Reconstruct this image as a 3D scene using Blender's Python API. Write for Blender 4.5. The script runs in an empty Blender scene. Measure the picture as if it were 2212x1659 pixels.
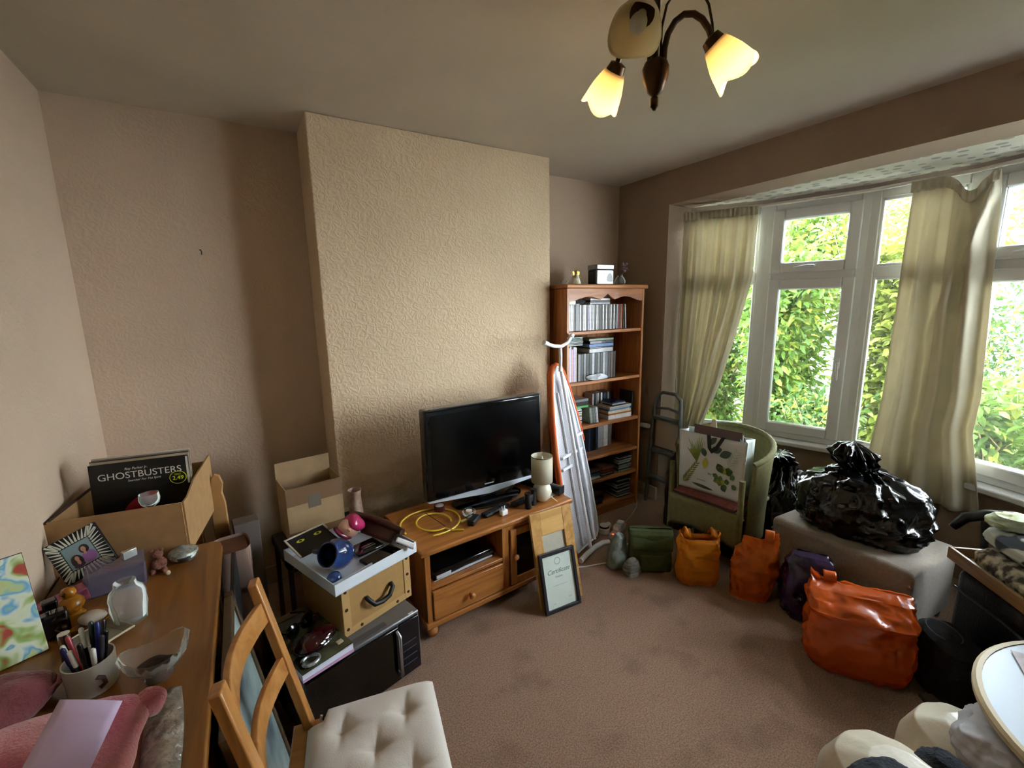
import bpy, math, random
from mathutils import Vector, Matrix, Euler
PI = math.pi
R = math.radians
random.seed(7)
SC = bpy.context.scene
COL = SC.collection

# ------------------------------------------------------------------ camera
IW, IH, FPX = 2212, 1659, 953.5
CAM = Vector((0, 0, 1.65))
YAW, PITCH, ROLL = R(31.47), R(-10.29), R(-1.06)
c_f = Vector((math.sin(YAW) * math.cos(PITCH), math.cos(YAW) * math.cos(PITCH), math.sin(PITCH)))
c_r0 = Vector((math.cos(YAW), -math.sin(YAW), 0))
c_u0 = c_r0.cross(c_f)
c_r = c_r0 * math.cos(ROLL) + c_u0 * math.sin(ROLL)
c_u = c_u0 * math.cos(ROLL) - c_r0 * math.sin(ROLL)
cam_data = bpy.data.cameras.new('camera')
cam = bpy.data.objects.new('camera', cam_data)
COL.objects.link(cam)
cam_data.sensor_width = 36
cam_data.lens = FPX / IW * 36
cam_data.clip_start = 0.02
m = Matrix((c_r, c_u, -c_f)).transposed().to_4x4()
m.translation = CAM
cam.matrix_world = m
SC.camera = cam

def ray(x, y):
    return c_r * ((x - IW / 2) / FPX) + c_u * ((IH / 2 - y) / FPX) + c_f
def atz(x, y, z):
    d = ray(x, y); return CAM + d * ((z - CAM.z) / d.z)
def aty(x, y, Y):
    d = ray(x, y); return CAM + d * (Y / d.y)
def atx(x, y, X):
    d = ray(x, y); return CAM + d * (X / d.x)

# ------------------------------------------------------------------ sky, light, exposure
world = bpy.data.worlds.new('sky'); SC.world = world
world.use_nodes = True
wn = world.node_tree
bg = wn.nodes['Background']
bg.inputs[0].default_value = (0.84, 0.94, 1.0, 1)
bg.inputs[1].default_value = SKY_STRENGTH = 14.0
vs = SC.view_settings
vs.view_transform = 'Standard'; vs.look = 'None'; vs.gamma = 1; vs.use_curve_mapping = False
vs.exposure = 1.36
cy = SC.cycles
cy.use_denoising = True
cy.max_bounces = 10; cy.diffuse_bounces = 3; cy.glossy_bounces = 4
cy.transmission_bounces = 10; cy.transparent_max_bounces = 12
cy.caustics_reflective = False; cy.caustics_refractive = False
cy.sample_clamp_indirect = 6

# ------------------------------------------------------------------ mesh helpers
class MB:
    def __init__(s): s.v = []; s.f = []
    def add(s, vs_, fs, M=None):
        o = len(s.v)
        for p in vs_:
            p = Vector(p)
            s.v.append(M @ p if M is not None else p)
        s.f += [tuple(i + o for i in f) for f in fs]
        return s
    def box(s, lo, hi, M=None):
        (a, b, c), (d, e, f) = lo, hi
        return s.add([(a,b,c),(d,b,c),(d,e,c),(a,e,c),(a,b,f),(d,b,f),(d,e,f),(a,e,f)],
                     [(0,3,2,1),(4,5,6,7),(0,1,5,4),(1,2,6,5),(2,3,7,6),(3,0,4,7)], M)
    def cbox(s, c, sz, M=None):
        return s.box([c[i] - sz[i] / 2 for i in range(3)], [c[i] + sz[i] / 2 for i in range(3)], M)
    def bar(s, p, q, w, h, up=(0, 0, 1)):
        p, q = Vector(p), Vector(q); d = (q - p); L = d.length; d.normalize()
        up = Vector(up); x = d.cross(up)
        if x.length < 1e-4: x = d.cross(Vector((1, 0, 0)))
        x.normalize(); y = x.cross(d)
        M = Matrix((x, y, d)).transposed().to_4x4(); M.translation = p
        return s.box((-w/2, -h/2, 0), (w/2, h/2, L), M)
    def tube(s, path, r, n=8, closed=False, cap=True):
        path = [Vector(p) for p in path]; k = len(path)
        rr = r if isinstance(r, (list, tuple)) else [r] * k
        o = len(s.v); prev = None
        for i, p in enumerate(path):
            a = path[(i - 1) % k] if (closed or i > 0) else p
            b = path[(i + 1) % k] if (closed or i < k - 1) else p
            t = (b - a)
            t = t.normalized() if t.length > 1e-9 else Vector((0, 0, 1))
            if prev is None:
                ref = Vector((0, 0, 1)) if abs(t.z) < .9 else Vector((1, 0, 0))
                u = t.cross(ref).normalized()
            else:
                u = (prev - t * prev.dot(t))
                u = u.normalized() if u.length > 1e-6 else t.orthogonal().normalized()
            prev = u; w = t.cross(u)
            for j in range(n):
                an = 2 * PI * j / n
                s.v.append(p + (u * math.cos(an) + w * math.sin(an)) * rr[i])
        for i in range(k if closed else k - 1):
            for j in range(n):
                a = o + i * n + j; b = o + i * n + (j + 1) % n
                c = o + ((i + 1) % k) * n + (j + 1) % n; d = o + ((i + 1) % k) * n + j
                s.f.append((a, b, c, d))
        if cap and not closed:
            s.f.append(tuple(o + j for j in range(n))[::-1]); s.f.append(tuple(o + (k - 1) * n + j for j in range(n)))
        return s
    def lathe(s, prof, n=24, M=None, wob=None, cap0=True, cap1=True):
        vs_ = []; fs = []; k = len(prof)
        for i, (r, z) in enumerate(prof):
            for j in range(n):
                an = 2 * PI * j / n
                q = (wob(an, i) if wob else (1, 0))
                vs_.append((r * q[0] * math.cos(an), r * q[0] * math.sin(an), z + q[1]))
        for i in range(k - 1):
            for j in range(n):
                fs.append((i*n+j, i*n+(j+1) % n, (i+1)*n+(j+1) % n, (i+1)*n+j))
        if cap0: fs.append(tuple(range(n))[::-1])
        if cap1: fs.append(tuple((k-1)*n + j for j in range(n)))
        return s.add(vs_, fs, M)
    def prism(s, poly, h, M=None):
        n = len(poly)
        vs_ = [(x, y, 0) for x, y in poly] + [(x, y, h) for x, y in poly]
        fs = [tuple(range(n))[::-1], tuple(range(n, 2*n))] + [(i, (i+1) % n, n+(i+1) % n, n+i) for i in range(n)]
        return s.add(vs_, fs, M)
    def grid(s, nu, nv, fn, wrap=False, M=None):
        vs_ = [fn(i / (nu if wrap else nu - 1), j / (nv - 1)) for j in range(nv) for i in range(nu)]
        fs = []
        for j in range(nv - 1):
            for i in range(nu if wrap else nu - 1):
                i2 = (i + 1) % nu
                fs.append((j*nu+i, j*nu+i2, (j+1)*nu+i2, (j+1)*nu+i))
        return s.add(vs_, fs, M)
    def build(s, name, mat, parent=None, smooth=30, bevel=0, solid=0, sub=0, loc=None, rot=None, seg=2, off=0, xf=None):
        me = bpy.data.meshes.new(name)
        me.from_pydata([tuple(p) for p in s.v], [], s.f)
        me.update()
        if mat is not None: me.materials.append(mat)
        if smooth:
            me.polygons.foreach_set('use_smooth', [True] * len(me.polygons))
            me.set_sharp_from_angle(angle=R(smooth))
        o = bpy.data.objects.new(name, me); COL.objects.link(o)
        if parent is not None: o.parent = parent
        if loc is not None: o.location = loc
        if rot is not None: o.rotation_euler = rot
        if xf is not None: o.matrix_local = xf
        if solid:
            k = o.modifiers.new('solid', 'SOLIDIFY'); k.thickness = solid; k.offset = off
        if bevel:
            k = o.modifiers.new('bevel', 'BEVEL'); k.width = bevel; k.segments = seg; k.limit_method = 'ANGLE'; k.angle_limit = R(40)
        if sub:
            k = o.modifiers.new('sub', 'SUBSURF'); k.levels = sub; k.render_levels = sub
        return o

def tag(o, label=None, cat=None, group=None, kind=None):
    if label: o['label'] = label
    if cat: o['category'] = cat
    if group: o['group'] = group
    if kind: o['kind'] = kind
    return o
def thing(name, label, cat, loc=(0, 0, 0), rz=0, group=None, rot=None):
    o = bpy.data.objects.new(name, None); COL.objects.link(o)
    o.empty_display_size = .05
    o.location = loc; o.rotation_euler = rot if rot is not None else (0, 0, rz)
    return tag(o, label, cat, group)
def struct(o): o['kind'] = 'structure'; return o
def frame(org, x, y):
    """matrix with origin org, x axis x, y axis roughly y"""
    x = Vector(x).normalized(); z = x.cross(Vector(y)).normalized(); y = z.cross(x)
    M = Matrix((x, y, z)).transposed().to_4x4(); M.translation = Vector(org); return M
def rzm(a, loc=(0, 0, 0)):
    M = Matrix.Rotation(a, 4, 'Z'); M.translation = Vector(loc); return M
def text(s, size, mat, parent, M, name='lettering', ext=.0004, align='CENTER', shear=0, sx=1):
    cu = bpy.data.curves.new(name, 'FONT'); cu.body = s; cu.size = size; cu.extrude = ext
    cu.align_x = align; cu.align_y = 'CENTER'; cu.shear = shear
    cu.materials.append(mat)
    tmp = bpy.data.objects.new(name + '_curve', cu); COL.objects.link(tmp)
    bpy.context.view_layer.update()
    me = bpy.data.meshes.new_from_object(tmp.evaluated_get(bpy.context.evaluated_depsgraph_get()))
    bpy.data.objects.remove(tmp)
    o = bpy.data.objects.new(name, me); COL.objects.link(o); o.parent = parent
    o.matrix_local = M @ Matrix.Diagonal((sx, 1, 1, 1))
    return o

# ------------------------------------------------------------------ materials
MATS = {}
def srgb(h):
    if isinstance(h, str):
        h = h.lstrip('#'); c = [int(h[i:i+2], 16) / 255 for i in (0, 2, 4)]
        return tuple(((x / 12.92) if x <= .04045 else ((x + .055) / 1.055) ** 2.4) for x in c)
    return tuple(h)
def lk(nt, a, b): nt.links.new(a, b)
def mat(name, col, rough=.6, metal=0, noise=None, bump=None, trans=0, ior=1.45, alpha=1, coat=0, sheen=0, emit=None, spec=.5, sss=0, two=None, scale=(1, 1, 1), detail=4, transl=0):
    """noise=(scale, contrast) varies the colour; two = second colour mixed by the noise; bump=(scale, strength)"""
    if name in MATS: return MATS[name]
    m_ = bpy.data.materials.new(name); m_.use_nodes = True; MATS[name] = m_
    nt = m_.node_tree; p = nt.nodes['Principled BSDF']
    c = srgb(col) + (1,)
    I = p.inputs
    I['Base Color'].default_value = c; I['Roughness'].default_value = rough; I['Metallic'].default_value = metal
    I['Transmission Weight'].default_value = trans; I['IOR'].default_value = ior; I['Alpha'].default_value = alpha
    I['Coat Weight'].default_value = coat; I['Sheen Weight'].default_value = sheen
    I['Specular IOR Level'].default_value = spec
    if sss: I['Subsurface Weight'].default_value = sss; I['Subsurface Radius'].default_value = (.02, .015, .01)
    if emit:
        I['Emission Color'].default_value = srgb(emit[0]) + (1,); I['Emission Strength'].default_value = emit[1]
    if noise or bump:
        tc = nt.nodes.new('ShaderNodeTexCoord'); mp = nt.nodes.new('ShaderNodeMapping')
        mp.inputs['Scale'].default_value = scale
        lk(nt, tc.outputs['Object'], mp.inputs['Vector'])
    if noise:
        nz = nt.nodes.new('ShaderNodeTexNoise'); nz.inputs['Scale'].default_value = noise[0]; nz.inputs['Detail'].default_value = detail
        lk(nt, mp.outputs[0], nz.inputs['Vector'])
        rp = nt.nodes.new('ShaderNodeValToRGB')
        k = noise[1]
        if two:
            rp.color_ramp.elements[0].color = c; rp.color_ramp.elements[1].color = srgb(two) + (1,)
            rp.color_ramp.elements[0].position = .5 - k / 2; rp.color_ramp.elements[1].position = .5 + k / 2
        else:
            rp.color_ramp.elements[0].color = tuple(x * (1 - k) for x in c[:3]) + (1,)
            rp.color_ramp.elements[1].color = tuple(min(1, x * (1 + k)) for x in c[:3]) + (1,)
            rp.color_ramp.elements[0].position = .3; rp.color_ramp.elements[1].position = .7
        lk(nt, nz.outputs['Fac'], rp.inputs[0]); lk(nt, rp.outputs[0], I['Base Color'])
    if bump:
        nb = nt.nodes.new('ShaderNodeTexNoise'); nb.inputs['Scale'].default_value = bump[0]; nb.inputs['Detail'].default_value = 3
        lk(nt, mp.outputs[0], nb.inputs['Vector'])
        bp = nt.nodes.new('ShaderNodeBump'); bp.inputs['Strength'].default_value = bump[1]; bp.inputs['Distance'].default_value = .01
        lk(nt, nb.outputs['Fac'], bp.inputs['Height']); lk(nt, bp.outputs[0], I['Normal'])
    if transl:
        tr = nt.nodes.new('ShaderNodeBsdfTranslucent'); mx = nt.nodes.new('ShaderNodeMixShader'); mx.inputs[0].default_value = transl
        tr.inputs[0].default_value = c
        if noise: lk(nt, rp.outputs[0], tr.inputs[0])
        lk(nt, p.outputs[0], mx.inputs[1]); lk(nt, tr.outputs[0], mx.inputs[2])
        lk(nt, mx.outputs[0], nt.nodes['Material Output'].inputs[0])
    return m_
def wood(name, c1, c2, rough=.4, axis=0, sc=1, coat=.1):
    if name in MATS: return MATS[name]
    m_ = mat(name, c1, rough, coat=coat)
    nt = m_.node_tree; p = nt.nodes['Principled BSDF']
    tc = nt.nodes.new('ShaderNodeTexCoord'); mp = nt.nodes.new('ShaderNodeMapping')
    s_ = [14 * sc] * 3; s_[axis] = 1.1 * sc
    mp.inputs['Scale'].default_value = s_
    lk(nt, tc.outputs['Object'], mp.inputs['Vector'])
    n1 = nt.nodes.new('ShaderNodeTexNoise'); n1.inputs['Scale'].default_value = 1.6; n1.inputs['Detail'].default_value = 6; n1.inputs['Distortion'].default_value = 1.2
    lk(nt, mp.outputs[0], n1.inputs['Vector'])
    rp = nt.nodes.new('ShaderNodeValToRGB'); rp.color_ramp.elements[0].color = srgb(c2) + (1,); rp.color_ramp.elements[1].color = srgb(c1) + (1,)
    rp.color_ramp.elements[0].position = .32; rp.color_ramp.elements[1].position = .62
    lk(nt, n1.outputs['Fac'], rp.inputs[0]); lk(nt, rp.outputs[0], p.inputs['Base Color'])
    bp = nt.nodes.new('ShaderNodeBump'); bp.inputs['Strength'].default_value = .08; bp.inputs['Distance'].default_value = .004
    lk(nt, n1.outputs['Fac'], bp.inputs['Height']); lk(nt, bp.outputs[0], p.inputs['Normal'])
    return m_
def glass(name, col='#f4f8f6', rough=.02, ior=1.45):
    if name in MATS: return MATS[name]
    return mat(name, col, rough, trans=1, ior=ior)
def film(name, col, opac=.25, rough=.15, ior=1.4):
    """thin clear plastic or pane: mostly see-through with a sheen"""
    if name in MATS: return MATS[name]
    m_ = bpy.data.materials.new(name); m_.use_nodes = True; MATS[name] = m_
    nt = m_.node_tree; p = nt.nodes['Principled BSDF']
    p.inputs['Base Color'].default_value = srgb(col) + (1,); p.inputs['Roughness'].default_value = rough
    t = nt.nodes.new('ShaderNodeBsdfTransparent'); mx = nt.nodes.new('ShaderNodeMixShader')
    fr = nt.nodes.new('ShaderNodeFresnel'); fr.inputs[0].default_value = ior
    ad = nt.nodes.new('ShaderNodeMath'); ad.operation = 'ADD'; ad.use_clamp = True; ad.inputs[1].default_value = opac
    lk(nt, fr.outputs[0], ad.inputs[0]); lk(nt, ad.outputs[0], mx.inputs[0])
    lk(nt, t.outputs[0], mx.inputs[1]); lk(nt, p.outputs[0], mx.inputs[2])
    lk(nt, mx.outputs[0], nt.nodes['Material Output'].inputs[0])
    return m_

# ================================================================== THE ROOM
XL, XR, YA, YC, CH, YB = -.63, 2.85, 2.87, 2.54, 2.60, -1.5
CX0, CX1 = .39, 1.88
def wallpaper(name, col, relief=.35, dirt=.12):
    m_ = mat(name, col, .75, spec=.25)
    nt = m_.node_tree; p = nt.nodes['Principled BSDF']
    tc = nt.nodes.new('ShaderNodeTexCoord')
    nd = nt.nodes.new('ShaderNodeTexNoise'); nd.inputs['Scale'].default_value = 22; nd.inputs['Detail'].default_value = 1
    lk(nt, tc.outputs['Object'], nd.inputs['Vector'])
    va = nt.nodes.new('ShaderNodeVectorMath'); va.operation = 'MULTIPLY_ADD'; va.inputs[1].default_value = (.06, .06, .06)
    lk(nt, nd.outputs['Color'], va.inputs[0]); lk(nt, tc.outputs['Object'], va.inputs[2])
    vo = nt.nodes.new('ShaderNodeTexVoronoi'); vo.inputs['Scale'].default_value = 26
    lk(nt, va.outputs[0], vo.inputs['Vector'])
    mu = nt.nodes.new('ShaderNodeMath'); mu.operation = 'MULTIPLY'; mu.inputs[1].default_value = 13
    lk(nt, vo.outputs['Distance'], mu.inputs[0])
    si = nt.nodes.new('ShaderNodeMath'); si.operation = 'SINE'; lk(nt, mu.outputs[0], si.inputs[0])
    bp = nt.nodes.new('ShaderNodeBump'); bp.inputs['Strength'].default_value = relief; bp.inputs['Distance'].default_value = .004
    lk(nt, si.outputs[0], bp.inputs['Height']); lk(nt, bp.outputs[0], p.inputs['Normal'])
    n2 = nt.nodes.new('ShaderNodeTexNoise'); n2.inputs['Scale'].default_value = 1.3; n2.inputs['Detail'].default_value = 3
    lk(nt, tc.outputs['Object'], n2.inputs['Vector'])
    rp = nt.nodes.new('ShaderNodeValToRGB'); c = srgb(col)
    rp.color_ramp.elements[0].color = tuple(x * (1 - dirt) for x in c) + (1,); rp.color_ramp.elements[1].color = c + (1,)
    rp.color_ramp.elements[0].position = .3; rp.color_ramp.elements[1].position = .65
    lk(nt, n2.outputs['Fac'], rp.inputs[0]); lk(nt, rp.outputs[0], p.inputs['Base Color'])
    return m_
WP = wallpaper('embossed_wallpaper', '#d8bf9f', .28)
WPL = wallpaper('plain_wallpaper', '#cfb79f', .12)
CEIL = mat('ceiling_paint', '#d2c7b8', .8, noise=(2, .05), bump=(120, .06))
WPR = wallpaper('window_wall_paper', '#9c8672', .1)  # paper colour darkened to carry the shade on the window wall
# carpet
CARP = mat('carpet', '#8f6d57', .95, spec=.1, sheen=.2, bump=(420, .9))
nt = CARP.node_tree
tc = nt.nodes.new('ShaderNodeTexCoord')
na = nt.nodes.new('ShaderNodeTexNoise'); na.inputs['Scale'].default_value = 170; na.inputs['Detail'].default_value = 2
nb = nt.nodes.new('ShaderNodeTexNoise'); nb.inputs['Scale'].default_value = 4.6; nb.inputs['Detail'].default_value = 5
lk(nt, tc.outputs['Object'], na.inputs['Vector']); lk(nt, tc.outputs['Object'], nb.inputs['Vector'])
ra = nt.nodes.new('ShaderNodeValToRGB'); ra.color_ramp.elements[0].color = srgb('#8f6d56') + (1,); ra.color_ramp.elements[1].color = srgb('#bd977b') + (1,)
ra.color_ramp.elements[0].position = .35; ra.color_ramp.elements[1].position = .65
rb = nt.nodes.new('ShaderNodeValToRGB'); rb.color_ramp.elements[0].color = (.55, .52, .5, 1); rb.color_ramp.elements[1].color = (1, 1, 1, 1)
rb.color_ramp.elements[0].position = .33; rb.color_ramp.elements[1].position = .45
mx = nt.nodes.new('ShaderNodeMix'); mx.data_type = 'RGBA'; mx.blend_type = 'MULTIPLY'; mx.inputs['Factor'].default_value = .5
lk(nt, na.outputs['Fac'], ra.inputs[0]); lk(nt, nb.outputs['Fac'], rb.inputs[0])
lk(nt, ra.outputs[0], mx.inputs['A']); lk(nt, rb.outputs[0], mx.inputs['B'])
lk(nt, mx.outputs['Result'], nt.nodes['Principled BSDF'].inputs['Base Color'])

V = [(3.09, 2.42), (3.405, 1.905), (3.57, 1.33), (3.57, .82), (3.405, .245), (3.09, -.26)]
SOF, SILL = 2.36, .61
struct(MB().box((XL-.15, YB-.15, -.12), (3.75, YA+.15, 0)).build('floor', CARP))
struct(MB().box((XL-.15, YB-.15, CH), (XR+.3, YA+.15, CH+.12)).build('ceiling', CEIL))
struct(MB().box((XL-.15, YB-.15, 0), (XL, YA+.15, CH)).build('wall_left', WPL))
struct(MB().box((XL, YA, 0), (XR+.3, YA+.15, CH)).build('wall_far', WPL))
struct(MB().box((CX0, YC, 0), (CX1, YA, CH)).build('wall_chimney_breast', WP, bevel=.006))
struct(MB().box((XL, YB-.15, 0), (XR+.3, YB, CH)).build('wall_back', WPL))
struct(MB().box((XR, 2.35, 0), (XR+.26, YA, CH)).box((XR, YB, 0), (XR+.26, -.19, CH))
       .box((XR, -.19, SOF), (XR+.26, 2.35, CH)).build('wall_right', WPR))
# bay soffit with its patterned paper
SOFM = mat('soffit_paper', '#d9d4c4', .8)
nt = SOFM.node_tree
tc = nt.nodes.new('ShaderNodeTexCoord'); br = nt.nodes.new('ShaderNodeTexVoronoi'); br.inputs['Scale'].default_value = 12; br.inputs['Randomness'].default_value = .5
lk(nt, tc.outputs['Object'], br.inputs['Vector'])
rp = nt.nodes.new('ShaderNodeValToRGB'); rp.color_ramp.interpolation = 'CONSTANT'
rp.color_ramp.elements[0].color = srgb('#a5a29a') + (1,); rp.color_ramp.elements[1].color = srgb('#dcd8c8') + (1,); rp.color_ramp.elements[1].position = .27
lk(nt, br.outputs['Distance'], rp.inputs[0]); lk(nt, rp.outputs[0], nt.nodes['Principled BSDF'].inputs['Base Color'])
def offs(k):
    """bay vertices pushed outward by k"""
    out = []
    for i, (x, y) in enumerate(V):
        es = []
        for j in (i - 1, i):
            if 0 <= j < 5:
                e = Vector((V[j+1][0]-V[j][0], V[j+1][1]-V[j][1])).normalized(); es.append(Vector((-e.y, e.x)))
        n = sum(es, Vector((0, 0))); n.normalize()
        out.append((x + n.x * k, y + n.y * k) if n.x > 0 else (x - n.x * k, y - n.y * k))
    return out
VO, VI = offs(.12), offs(-.13)
struct(MB().prism([(XR+.26, 2.5)] + [(XR+.26, -.34)] + VO[::-1], .26, Matrix.Translation((0, 0, SOF))).build('ceiling_bay', SOFM))
JAMB = mat('jamb_paper', '#b9a692', .8, noise=(5, .06))
struct(MB().prism([(XR+.001, 2.349), (3.09, 2.42), (3.16, 2.52), (3.0, 2.52), (XR+.1, 2.40)], SOF, None)
       .prism([(XR+.001, -.189), (XR+.1, -.24), (3.0, -.36), (3.16, -.36), (3.09, -.26)], SOF, None).build('trim_jamb', JAMB))
WHITE = mat('white_upvc', '#e8ecec', .32, coat=.15)
SILLM = mat('sill_white', '#e6e8ea', .35, noise=(6, .03))
struct(MB().prism(V + VI[::-1], .035, Matrix.Translation((0, 0, SILL-.035))).build('trim_sill', SILLM, bevel=.008))
HALF = offs(-.05)
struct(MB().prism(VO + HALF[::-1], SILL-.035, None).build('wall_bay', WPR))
TRIM = mat('mauve_trim', '#9d8f8b', .6, noise=(8, .06))
struct(MB().prism(offs(.02) + offs(-.02)[::-1], .045, Matrix.Translation((0, 0, SOF-.045))).build('trim_bay_head', TRIM))
PANE = film('window_pane', '#ffffff', .0, .02)
# skirting
SK = mat('skirting_paint', '#b7a493', .45, noise=(9, .05))
struct(MB().box((XL, YA-.02, 0), (CX0, YA, .11)).box((CX1, YA-.02, 0), (XR, YA, .11)).build('baseboard_far', SK, bevel=.004))
struct(MB().box((XL, YB, 0), (XL+.02, YA-.02, .11)).build('baseboard_left', SK, bevel=.004))
struct(MB().box((CX0-.02, YC-.02, 0), (CX1+.02, YC, .11)).build('baseboard_chimney', SK, bevel=.004))
struct(MB().box((XR-.02, 2.35, 0), (XR, YA-.02, .11)).build('baseboard_right', SK, bevel=.004))

# ------------------------------------------------------------------ bay windows
HANDLE = mat('window_handle_white', '#f2f4f4', .25, coat=.3)
BEAD = mat('pane_gasket', '#3a3d40', .6)
for i in range(5):
    a, b = Vector(V[i] + (0,)), Vector(V[i+1] + (0,))
    L = (b - a).length; e = (b - a) / L
    n = Vector((-e.y, e.x, 0)); n = n if n.x < 0 else -n       # into the room
    root = bpy.data.objects.new('window_%d' % (i + 1), None); COL.objects.link(root)
    root.matrix_world = frame((a.x, a.y, SILL), e, Vector((0, 0, 1)))   # x along, y up, z = e x up
    inw = 1 if (e.cross(Vector((0, 0, 1)))).dot(n) > 0 else -1
    struct(root)
    top = SOF - .045 - SILL; tr = 1.81 - SILL; fw = .055; d0, d1 = sorted((-.035 * inw, .035 * inw))
    def ring(x0, y0, x1, y1, w, za, zb, name, par, bev=.006, m_=WHITE):
        k = MB()
        k.box((x0, y0, za), (x0 + w, y1, zb)); k.box((x1 - w, y0, za), (x1, y1, zb))
        k.box((x0 + w, y0, za), (x1 - w, y0 + w, zb)); k.box((x0 + w, y1 - w, za), (x1 - w, y1, zb))
        return k.build(name, m_, par, bevel=bev)
    ring(0, 0, L, top, fw, d0, d1, 'outer_frame', root)
    MB().box((fw, tr - .035, d0), (L - fw, tr + .035, d1)).build('transom', WHITE, root, bevel=.006)
    pz = 0.0
    for (y0, y1, kind) in ((fw, tr - .035, 'lower'), (tr + .035, top - fw, 'upper')):
        x0, x1 = fw, L - fw
        if i in (1, 3):                                        # opening sash, proud of the frame
            za, zb = sorted((.0, .052 * inw))
            s = ring(x0 - .012, y0 - .012, x1 + .012, y1 + .012, .07, za, zb, 'sash', root, .008)
            ring(x0 + .045, y0 + .045, x1 - .045, y1 - .045, .016, *sorted((0, .04 * inw)), 'glazing_bead', s, .006)
            x0 += .062; x1 -= .062; y0 += .062; y1 -= .062
            h = MB()
            if kind == 'lower':
                hx = (x1 + .03) if i == 1 else (x0 - .03); hy = 1.2 - SILL
                h.box((hx - .012, hy - .03, zb if inw > 0 else za - .012), (hx + .012, hy + .04, zb + .012 if inw > 0 else za))
                h.tube([(hx, hy + .01, inw * .055), (hx, hy + .005, inw * .09), (hx + .004, hy - .04, inw * .095), (hx + .006, hy - .11, inw * .085)], [.01, .01, .008, .006], 8)
            else:
                hx = (x0 + x1) / 2; hy = y0 - .035
                h.box((hx - .03, hy - .01, inw * .052 if inw > 0 else inw * .066), (hx + .03, hy + .01, inw * .066 if inw > 0 else inw * .052))
                h.tube([(hx + .02, hy, inw * .06), (hx + .02, hy, inw * .09), (hx - .02, hy + .002, inw * .09), (hx - .1, hy - .006, inw * .08)], [.009, .009, .008, .005], 8)
            h.build('handle', HANDLE, s, bevel=.002)
        else:
            ring(x0 - .006, y0 - .006, x1 + .006, y1 + .006, .022, *sorted((0, .03 * inw)), 'glazing_bead', root, .006)
            x0 += .012; x1 -= .012; y0 += .012; y1 -= .012
        MB().box((x0, y0, -.002), (x1, y1, .002)).build('pane', PANE, root, smooth=0)
# mullion posts between the facets
for i in range(1, 5):
    x, y = V[i]
    struct(MB().lathe([(.03, SILL), (.03, SOF - .045)], 8, Matrix.Translation((x, y, 0))).build('trim_mullion', WHITE))

# ================================================================== GARDEN
GR = mat('garden_soil', '#2f3a1c', .95, noise=(6, .4))
struct(MB().box((3.8, -6, -.5), (14, 12, -.42)).build('ground', GR))
LEAF = []
for nm, c, t in (('leaf_green', '#3e5b1e', '#557326'), ('leaf_yellow', '#667729', '#838d36'), ('leaf_dark', '#29451c', '#3d5d25')):
    LEAF.append(mat(nm, c, .5, noise=(3, .5), two=t, transl=.45))
TWIG = mat('twig_bark', '#8c7a58', .9, noise=(20, .2))
def leaf_mesh(mb, p, d, up, L, W):
    d = d.normalized(); s_ = d.cross(up)
    s_ = s_.normalized() if s_.length > 1e-4 else d.orthogonal().normalized()
    n = s_.cross(d)
    q = [p, p + d*L*.35 + s_*W*.5 + n*W*.14, p + d*L*.72 + s_*W*.36 + n*W*.1, p + d*L - n*L*.1,
         p + d*L*.72 - s_*W*.36 + n*W*.1, p + d*L*.35 - s_*W*.5 + n*W*.14, p + d*L*.5]
    o = len(mb.v); mb.v += q
    mb.f += [(o, o+1, o+6), (o+1, o+2, o+6), (o+2, o+3, o+6), (o+3, o+4, o+6), (o+4, o+5, o+6), (o+5, o, o+6)]
def shrub(loc, rx, h, nst, nleaf, mi, label, L=.075, seed=0):
    rnd = random.Random(seed)
    r = thing('shrub', label, 'shrub', loc, 0, 'shrubs outside the bay window')
    st = MB(); lf = MB(); lf2 = MB()
    for k in range(nst):
        a = rnd.uniform(0, 2*PI); lean = rnd.uniform(.1, 1) * rx
        pts = []
        for t in range(7):
            u = t / 6
            pts.append(Vector((math.cos(a)*lean*u**1.4 + rnd.gauss(0, .03), math.sin(a)*lean*u**1.4 + rnd.gauss(0, .03), h*(u - .12*u*u) * rnd.uniform(.9, 1.02))))
        pts[0] = Vector((rnd.gauss(0, .12)*rx, rnd.gauss(0, .12)*rx, 0))
        st.tube(pts, [.009*(1 - .75*i/6) for i in range(7)], 5)
        for q in range(nleaf // nst):
            u = rnd.uniform(.05, 1) ** .75 * 6; i0 = min(5, int(u)); p = pts[i0].lerp(pts[i0+1], u - i0)
            d = Vector((rnd.gauss(0, 1), rnd.gauss(0, 1), rnd.gauss(.1, .7))).normalized()
            off = rnd.uniform(.02, .3) * rx
            leaf_mesh(lf if rnd.random() < .72 else lf2, p + d*off, (d + Vector((0, 0, rnd.gauss(-.2, .4)))).normalized(), Vector((rnd.gauss(0, .6), rnd.gauss(0, .6), 1)), L*rnd.uniform(.7, 1.5), L*rnd.uniform(.45, .7))
    st.build('stems', TWIG, r)
    tag(lf.build('foliage', LEAF[mi], r, smooth=0), kind='stuff')
    tag(lf2.build('young_foliage', LEAF[1], r, smooth=0), kind='stuff')
    return r
LABS = ['dense green shrub close to the bay window', 'tall arching shrub with pale yellow-green leaves', 'dark green shrub low against the window pane', 'loose twiggy shrub in the middle of the hedge', 'leafy shrub at the far end of the hedge', 'tall shrub rising above the window transom', 'wide shrub behind the twiggy hedge plants', 'low ferny shrub with grassy leaves under the sill']
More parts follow.
